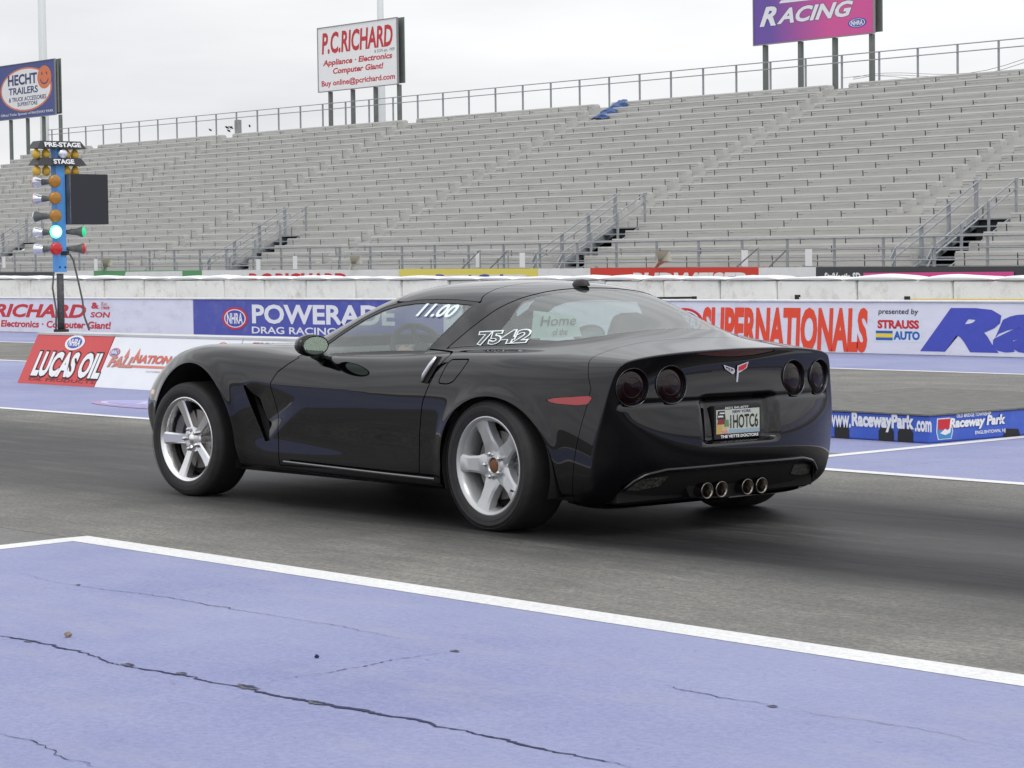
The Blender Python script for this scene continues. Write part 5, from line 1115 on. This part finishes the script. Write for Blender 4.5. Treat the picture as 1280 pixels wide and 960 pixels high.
def wheel(x, y, s, front):
    R, Wd = (.324, .24) if front else (.320, .268); rl = .241; zc = R-.006
    root = Vector((x, s*(y), zc)); o_in = MB()
    yl = .0  # outer lip plane at local y=0, car centre is -y
    # rim: barrel + lip + hub + spokes
    mb = MB(); mb.lathe([(rl-.012, -.20), (rl-.03, -.17), (rl-.035, -.06), (rl-.026, -.022), (rl-.018, -.006), (rl-.006, .002), (rl, .0), (rl+.001, -.008), (rl-.004, -.02)], (0, 0, 0), (0, 1, 0), 72)
    rimm = M_rimf if front else M_rimr; rot = 0.0
    if front:
        ring_spokes(mb, 5, 1, rot, [(.045, .028, -.042, .05), (.09, .027, -.036, .05), (.15, .030, -.026, .05), (.212, .035, -.012, .05), (.223, .037, -.009, .05)])
        mb.lathe([(.001, -.034), (.035, -.034), (.042, -.038), (.066, -.042), (.072, -.05), (.074, -.10)], (0, 0, 0), (0, 1, 0), 40)
    else:
        ring_spokes(mb, 5, 1, rot, [(.05, .05, -.050, .06), (.085, .052, -.040, .055), (.12, .042, -.032, .05), (.17, .039, -.022, .05), (.205, .044, -.014, .05), (.222, .050, -.009, .05)])
        mb.lathe([(.036, -.09), (.036, -.040), (.040, -.034), (.052, -.036), (.060, -.046), (.082, -.050), (.095, -.048), (.099, -.10)], (0, 0, 0), (0, 1, 0), 48)
    if s < 0: mb.v = [(a, -b, c) for a, b, c in mb.v]; mb.f = [f[::-1] for f in mb.f]
    wo = mb.build('wheel', rimm, car, angle=32, bevel=0); wo.location = root; wo.rotation_euler[2] = .085 if front else 0
    def sub(m2, name, mt, **k):
        if s < 0: m2.v = [(a, -b, c) for a, b, c in m2.v]; m2.f = [f[::-1] for f in m2.f]
        return m2.build(name, mt, wo, **k)
    t = MB(); c = -.012; hw = Wd/2; cy = -hw+.01    # tyre section, sidewall bulging slightly proud of the lip
    sec = [(rl-.008, -.004), (rl+.006, .004), (rl+.02, .010), (rl+.045, .013), (R-.030, .009), (R-.014, .000), (R-.004, -.014), (R-.001, -.030)]
    sec2 = [(r_, 2*cy-yy) for r_, yy in sec[::-1]]; t.lathe(sec+[(R, -.05), (R, cy), (R, 2*cy+.05)]+sec2, (0, 0, 0), (0, 1, 0), 96)
    for gy in ((-.055, -.105, -.155) if front else (-.05, -.10, -.15, -.20)):   # tread grooves
        pass
    vsq = []
    for a, b, c_ in t.v:
        zz = c_
        if zz < -zc+.001: zz = -zc+.001                   # flattened contact patch
        vsq.append((a, b, zz))
    t.v = vsq; to = sub(t, 'tyre', M_rub, angle=50)
    g = MB()
    for r_, yy in ((rl+.024, .0118), (rl+.060, .0128 if front else .0118)): g.lathe([(r_-.0012, yy), (r_, yy+.0012), (r_+.0012, yy)], (0, 0, 0), (0, 1, 0), 72)
    sub(g, 'sidewall_rib', M_rub, smooth=True)
    d = MB(); d.lathe([(.07, -.085), (.165, -.085), (.168, -.09), (.168, -.10)], (0, 0, 0), (0, 1, 0), 48); sub(d, 'brake_disc', M_disc, angle=30)
    d = MB(); d.lathe([(.001, -.10), (.05, -.10), (rl-.04, -.11), (rl-.035, -.13)], (0, 0, 0), (0, 1, 0), 32); sub(d, 'backing_plate', M_dark)
    d = MB(); ca = math.radians(20 if front else 150); 
    for k in range(7):
        a0, a1 = ca-.45+.13*k, ca-.45+.13*(k+1); q = []
        for yy in (-.14, -.062):
            for a, r_ in ((a0, .12), (a1, .12), (a1, .185), (a0, .185)): q.append((math.cos(a)*r_, yy, math.sin(a)*r_))
        d.hexa(q)
    sub(d, 'brake_caliper', M_cal, bevel=.004)
    for k in range(5):
        a = rot+2*math.pi*k/5; rr = .0575; L_ = MB()
        L_.lathe([(.018, -.048), (.018, -.0405 if front else -.046)], (math.cos(a)*rr, 0, math.sin(a)*rr), (0, 1, 0), 14)
        L_.lathe([(.0125, -.05), (.0125, -.024), (.008, -.018), (.001, -.017)], (math.cos(a)*rr, 0, math.sin(a)*rr), (0, 1, 0), 6); sub(L_, 'lug_nut', M_chrome, angle=30)
    if front: h = MB(); h.lathe([(.032, -.034), (.031, -.030), (.001, -.028)], (0, 0, 0), (0, 1, 0), 24); sub(h, 'centre_cap', M_rimf, smooth=True)
    else:
        h = MB(); h.lathe([(.033, -.07), (.033, -.045), (.030, -.040), (.022, -.036), (.001, -.035)], (0, 0, 0), (0, 1, 0), 24); sub(h, 'hub_centre', M_hub, smooth=True)
        h = MB(); h.tube([(-.17, -.024, -.115), (-.163, -.004, -.108)], .005, 6); sub(h, 'valve_stem', M_trim)
    # weights and stem are tiny; wheel arch liner
    L2 = MB(); ax, az, a_, b_ = (FAX, FAZ, FAa, FAb) if front else (RAX, RAZ, RAa, RAb); vs = []; fs = []; n_ = 40
    for yy in (s*.905 if not front else s*.90, s*.50):
        for k in range(n_+1):
            an = math.radians(-20)+math.radians(220)*k/n_; e = 1.0 if yy*s > .6 else .98; vs.append((ax+a_*e*1.002*math.cos(an), min(abs(yy), .90)*s-(.02*s if yy*s > .6 else 0), az+b_*e*1.002*math.sin(an)))
    for k in range(n_): fs.append((k, k+1, n_+1+k+1, n_+1+k))
    fs.append(tuple(n_+1+k for k in range(n_+1))); L2.add(vs, fs); L2.build('wheel_arch_liner', M_dark, car)
for s in (-1, 1): wheel(2.686, .885, s, True); wheel(0, .895, s, False)
# underbody
MB().box((-.60, -.70, .155), (3.2, .70, .175)).build('underbody', M_dark, car); MB().box((-.55, -.5, .13), (-.1, .5, .26)).build('silencer', mat('silencer', (.08, .08, .08), .4, metal=.6), car, bevel=.04)
MB().box((3.0, -.72, .17), (3.06, .72, .24)).build('air_dam', M_trim, car)
MB().tube([(0, -.75, .32), (0, .75, .32)], .04, 10).build('axle', M_dark, car)
# interior ------------------------------------------------------------
M_int = mat('interior_dark', (.022, .022, .023), .7, var=.2, vscale=15); M_seat = mat('seat_leather', (.03, .03, .032), .5); M_intg = mat('interior_grey', (.10, .10, .10), .7)
MB().box((-.35, -.66, .26), (1.9, .66, .30)).build('cabin_floor', M_int, car)
MB().hexa([(-.42, -.58, .55), (.25, -.60, .60), (.25, .60, .60), (-.42, .58, .55), (-.42, -.52, .80), (.18, -.60, .74), (.18, .60, .74), (-.42, .52, .80)]).build('luggage_deck', M_int, car, bevel=.02)
MB().hexa([(1.35, -.68, .55), (1.95, -.66, .55), (1.95, .66, .55), (1.35, .68, .55), (1.45, -.68, .83), (1.9, -.62, .84), (1.9, .62, .84), (1.45, .68, .83)]).build('dashboard', M_int, car, bevel=.03)
MB().hexa([(.35, -.12, .3), (1.45, -.10, .3), (1.45, .10, .3), (.35, .12, .3), (.35, -.11, .66), (1.40, -.08, .66), (1.40, .08, .66), (.35, .11, .66)]).build('centre_console', M_int, car, bevel=.02)
for s in (-1, 1):
    MB().box((.5, s*.70-.04, .3), (1.75, s*.70+.04, .78)).build('door_card', M_int, car, bevel=.02)
    st = MB(); c = s*.37; st.hexa([(.55, c-.24, .32), (1.12, c-.24, .36), (1.12, c+.24, .36), (.55, c+.24, .32), (.6, c-.23, .46), (1.1, c-.22, .50), (1.1, c+.22, .50), (.6, c+.23, .46)]); so = st.build('seat', M_seat, car, bevel=.04)
    st = MB(); st.hexa([(.52, c-.24, .40), (.66, c-.24, .42), (.66, c+.24, .42), (.52, c+.24, .40), (.34, c-.20, .86), (.44, c-.20, .88), (.44, c+.20, .88), (.34, c+.20, .86)]); st.build('seat_back', M_seat, so, bevel=.04)
    st = MB(); st.hexa([(.33, c-.13, .87), (.43, c-.13, .87), (.43, c+.13, .87), (.33, c+.13, .87), (.31, c-.10, 1.02), (.39, c-.10, 1.02), (.39, c+.10, 1.02), (.31, c+.10, 1.02)]); st.build('headrest', M_seat, so, bevel=.04)
sw = MB(); ctr = Vector((1.17, .37, .80)); an = Vector((-.88, 0, .47)).normalized(); ux = Vector((0, 1, 0)); uy = an.cross(ux)
sw.tube([ctr+(ux*math.cos(t)+uy*math.sin(t))*.185 for t in np.linspace(0, 2*math.pi, 41)], .016, 10, caps=False)
for t in (0, math.pi, math.pi*1.5): sw.tube([ctr, ctr+(ux*math.cos(t)+uy*math.sin(t))*.18], .016, 8)
sw.tube([ctr-an*.02, ctr+an*.03], .07, 14); sw.tube([ctr, ctr-an*.35], .03, 8); sw.build('steering_wheel', M_int, car, smooth=True)
# rear view mirror
MB().box((1.12, -.12, 1.03), (1.14, .12, 1.085)).build('rear_view_mirror', M_int, car, bevel=.01)
# white card lying inside the hatch glass
cdw = Vector((0, -1, 0)); ca_ = P(664, 423, 0, .16); cb_ = P(727, 423, 0, .16); cw = float(ca_[1]-cb_[1]); oc_ = Vector((.16, ca_[1], ca_[2])); upc = Vector((.25, 0, 1)).normalized()
crd = MB(); q = [oc_, oc_+cdw*cw, oc_+cdw*(cw-.01)+upc*.11, oc_+cdw*.05+upc*.14]; crd.hexa([tuple(a) for a in q]+[tuple(a+Vector((.004, 0, 0))) for a in q])
card = tag(crd.build('card', mat('card_white', (.72, .80, .76), .6)), 'white card with handwriting standing inside the rear window of the black car', 'card')
print_text('Home', oc_+cdw*.07+upc*.06, (0, -1, 0), upc, cw*.72, .05, M_dg, card, .0, .35, .006); print_text('of the', oc_+cdw*.14+upc*.01, (0, -1, 0), upc, cw*.3, .035, M_dg, card, .0, .35, .006)
# driver --------------------------------------------------------------
def skin_body(name, joints, edges, m, sub=2, parent=None):
    me = bpy.data.meshes.new(name); me.from_pydata([j[0] for j in joints], edges, []); o = bpy.data.objects.new(name, me); COL.objects.link(o)
    o.modifiers.new('skin', 'SKIN'); 
    for i, j in enumerate(joints):
        sv = me.skin_vertices[0].data[i]; sv.radius = j[1] if isinstance(j[1], tuple) else (j[1], j[1]); sv.use_root = (i == 0)
    ss = o.modifiers.new('sub', 'SUBSURF'); ss.levels = sub; ss.render_levels = sub
    dg = bpy.context.evaluated_depsgraph_get(); m2 = bpy.data.meshes.new_from_object(o.evaluated_get(dg)); bpy.data.objects.remove(o)
    m2.materials.clear(); m2.materials.append(m); m2.polygons.foreach_set('use_smooth', [True]*len(m2.polygons)); o = bpy.data.objects.new(name, m2); COL.objects.link(o)
    if parent: o.parent = parent
    return o
M_suit = mat('jacket_dark', (.03, .032, .05), .8); M_skin = mat('skin', (.45, .26, .19), .55); M_helm = mat('helmet_dark', (.04, .04, .045), .2, coat=.8)
J = [((.66, .37, .50), (.15, .13)), ((.62, .37, .64), (.17, .12)), ((.57, .37, .78), (.18, .12)), ((.56, .37, .86), (.12, .09)), ((.57, .37, .92), .055), ((.60, .37, .98), .08),
     ((.56, .56, .81), .065), ((.78, .62, .66), .048), ((1.02, .53, .78), .034), ((1.08, .50, .82), .026),
     ((.56, .18, .81), .065), ((.78, .13, .66), .048), ((1.02, .22, .76), .034), ((1.08, .24, .80), .026),
     ((.95, .46, .54), .085), ((1.22, .46, .52), .06), ((1.50, .45, .38), .045), ((.95, .28, .54), .085), ((1.22, .28, .52), .06), ((1.50, .28, .38), .045)]
E_ = [(0, 1), (1, 2), (2, 3), (3, 4), (4, 5), (2, 6), (6, 7), (7, 8), (8, 9), (2, 10), (10, 11), (11, 12), (12, 13), (0, 14), (14, 15), (15, 16), (0, 17), (17, 18), (18, 19)]
drv = skin_body('person', J, E_, M_suit); tag(drv, 'driver in dark jacket and helmet at the wheel of the black car', 'person')
bm = bmesh.new(); bmesh.ops.create_uvsphere(bm, u_segments=28, v_segments=18, radius=.135)
for v in bm.verts:
    v.co.x *= 1.08; v.co.z *= 1.0
    if v.co.z < -.07: v.co.z = -.07+(v.co.z+.07)*.3
me = bpy.data.meshes.new('helmet'); bm.to_mesh(me); bm.free(); me.materials.append(M_helm); me.polygons.foreach_set('use_smooth', [True]*len(me.polygons)); o = bpy.data.objects.new('helmet', me); COL.objects.link(o); o.location = (.60, .37, 1.00); o.parent = drv
hd = MB(); hd.lathe([(.001, .0), (.04, .008), (.07, .03), (.08, .06)], (.775, .37, .985), (-1, 0, 0), 18); hd.build('face', M_skin, drv, smooth=True)
vz = MB(); vs = []; 
for k in range(13):
    a = math.radians(-70+140*k/12)
    for z in (.975, 1.055): vs.append((.60+.150*math.cos(a), .37+.139*math.sin(a), z))
vz.add(vs, [(2*i, 2*i+1, 2*i+3, 2*i+2) for i in range(12)]); vz.build('visor', mat('visor', (.02, .02, .03), .05, coat=1), drv, smooth=True)
def hand(side, base_, dirv):
    d = Vector(dirv).normalized(); b = Vector(base_); upv = Vector((0, side*.6, .8)).normalized(); lat = d.cross(upv).normalized()
    J = [(tuple(b-d*.02), (.024, .016)), (tuple(b+d*.03), (.034, .016)), (tuple(b+d*.07), (.034, .013))]; E_ = [(0, 1), (1, 2)]
    for k in range(4):
        off = lat*(.024-.016*k); l = (.9, 1.0, .95, .75)[k]; p0 = b+d*.08+off; p1 = p0+d*.025*l-upv*.012; p2 = p1-upv*.022*l+d*.004; p3 = p2-upv*.006-d*.016*l; s_ = len(J)
        J += [(tuple(p0), .0085), (tuple(p1), .008), (tuple(p2), .0075), (tuple(p3), .0065)]; E_ += [(2, s_), (s_, s_+1), (s_+1, s_+2), (s_+2, s_+3)]
    s_ = len(J); J += [(tuple(b+d*.03+lat*.035), .011), (tuple(b+d*.055+lat*.05-upv*.012), .010), (tuple(b+d*.07+lat*.045-upv*.03), .008)]; E_ += [(1, s_), (s_, s_+1), (s_+1, s_+2)]
    return skin_body('hand', J, E_, M_skin, 2, drv)
hand(1, (1.08, .515, .825), (1, .1, .25)); hand(-1, (1.08, .225, .805), (1, -.1, .25))
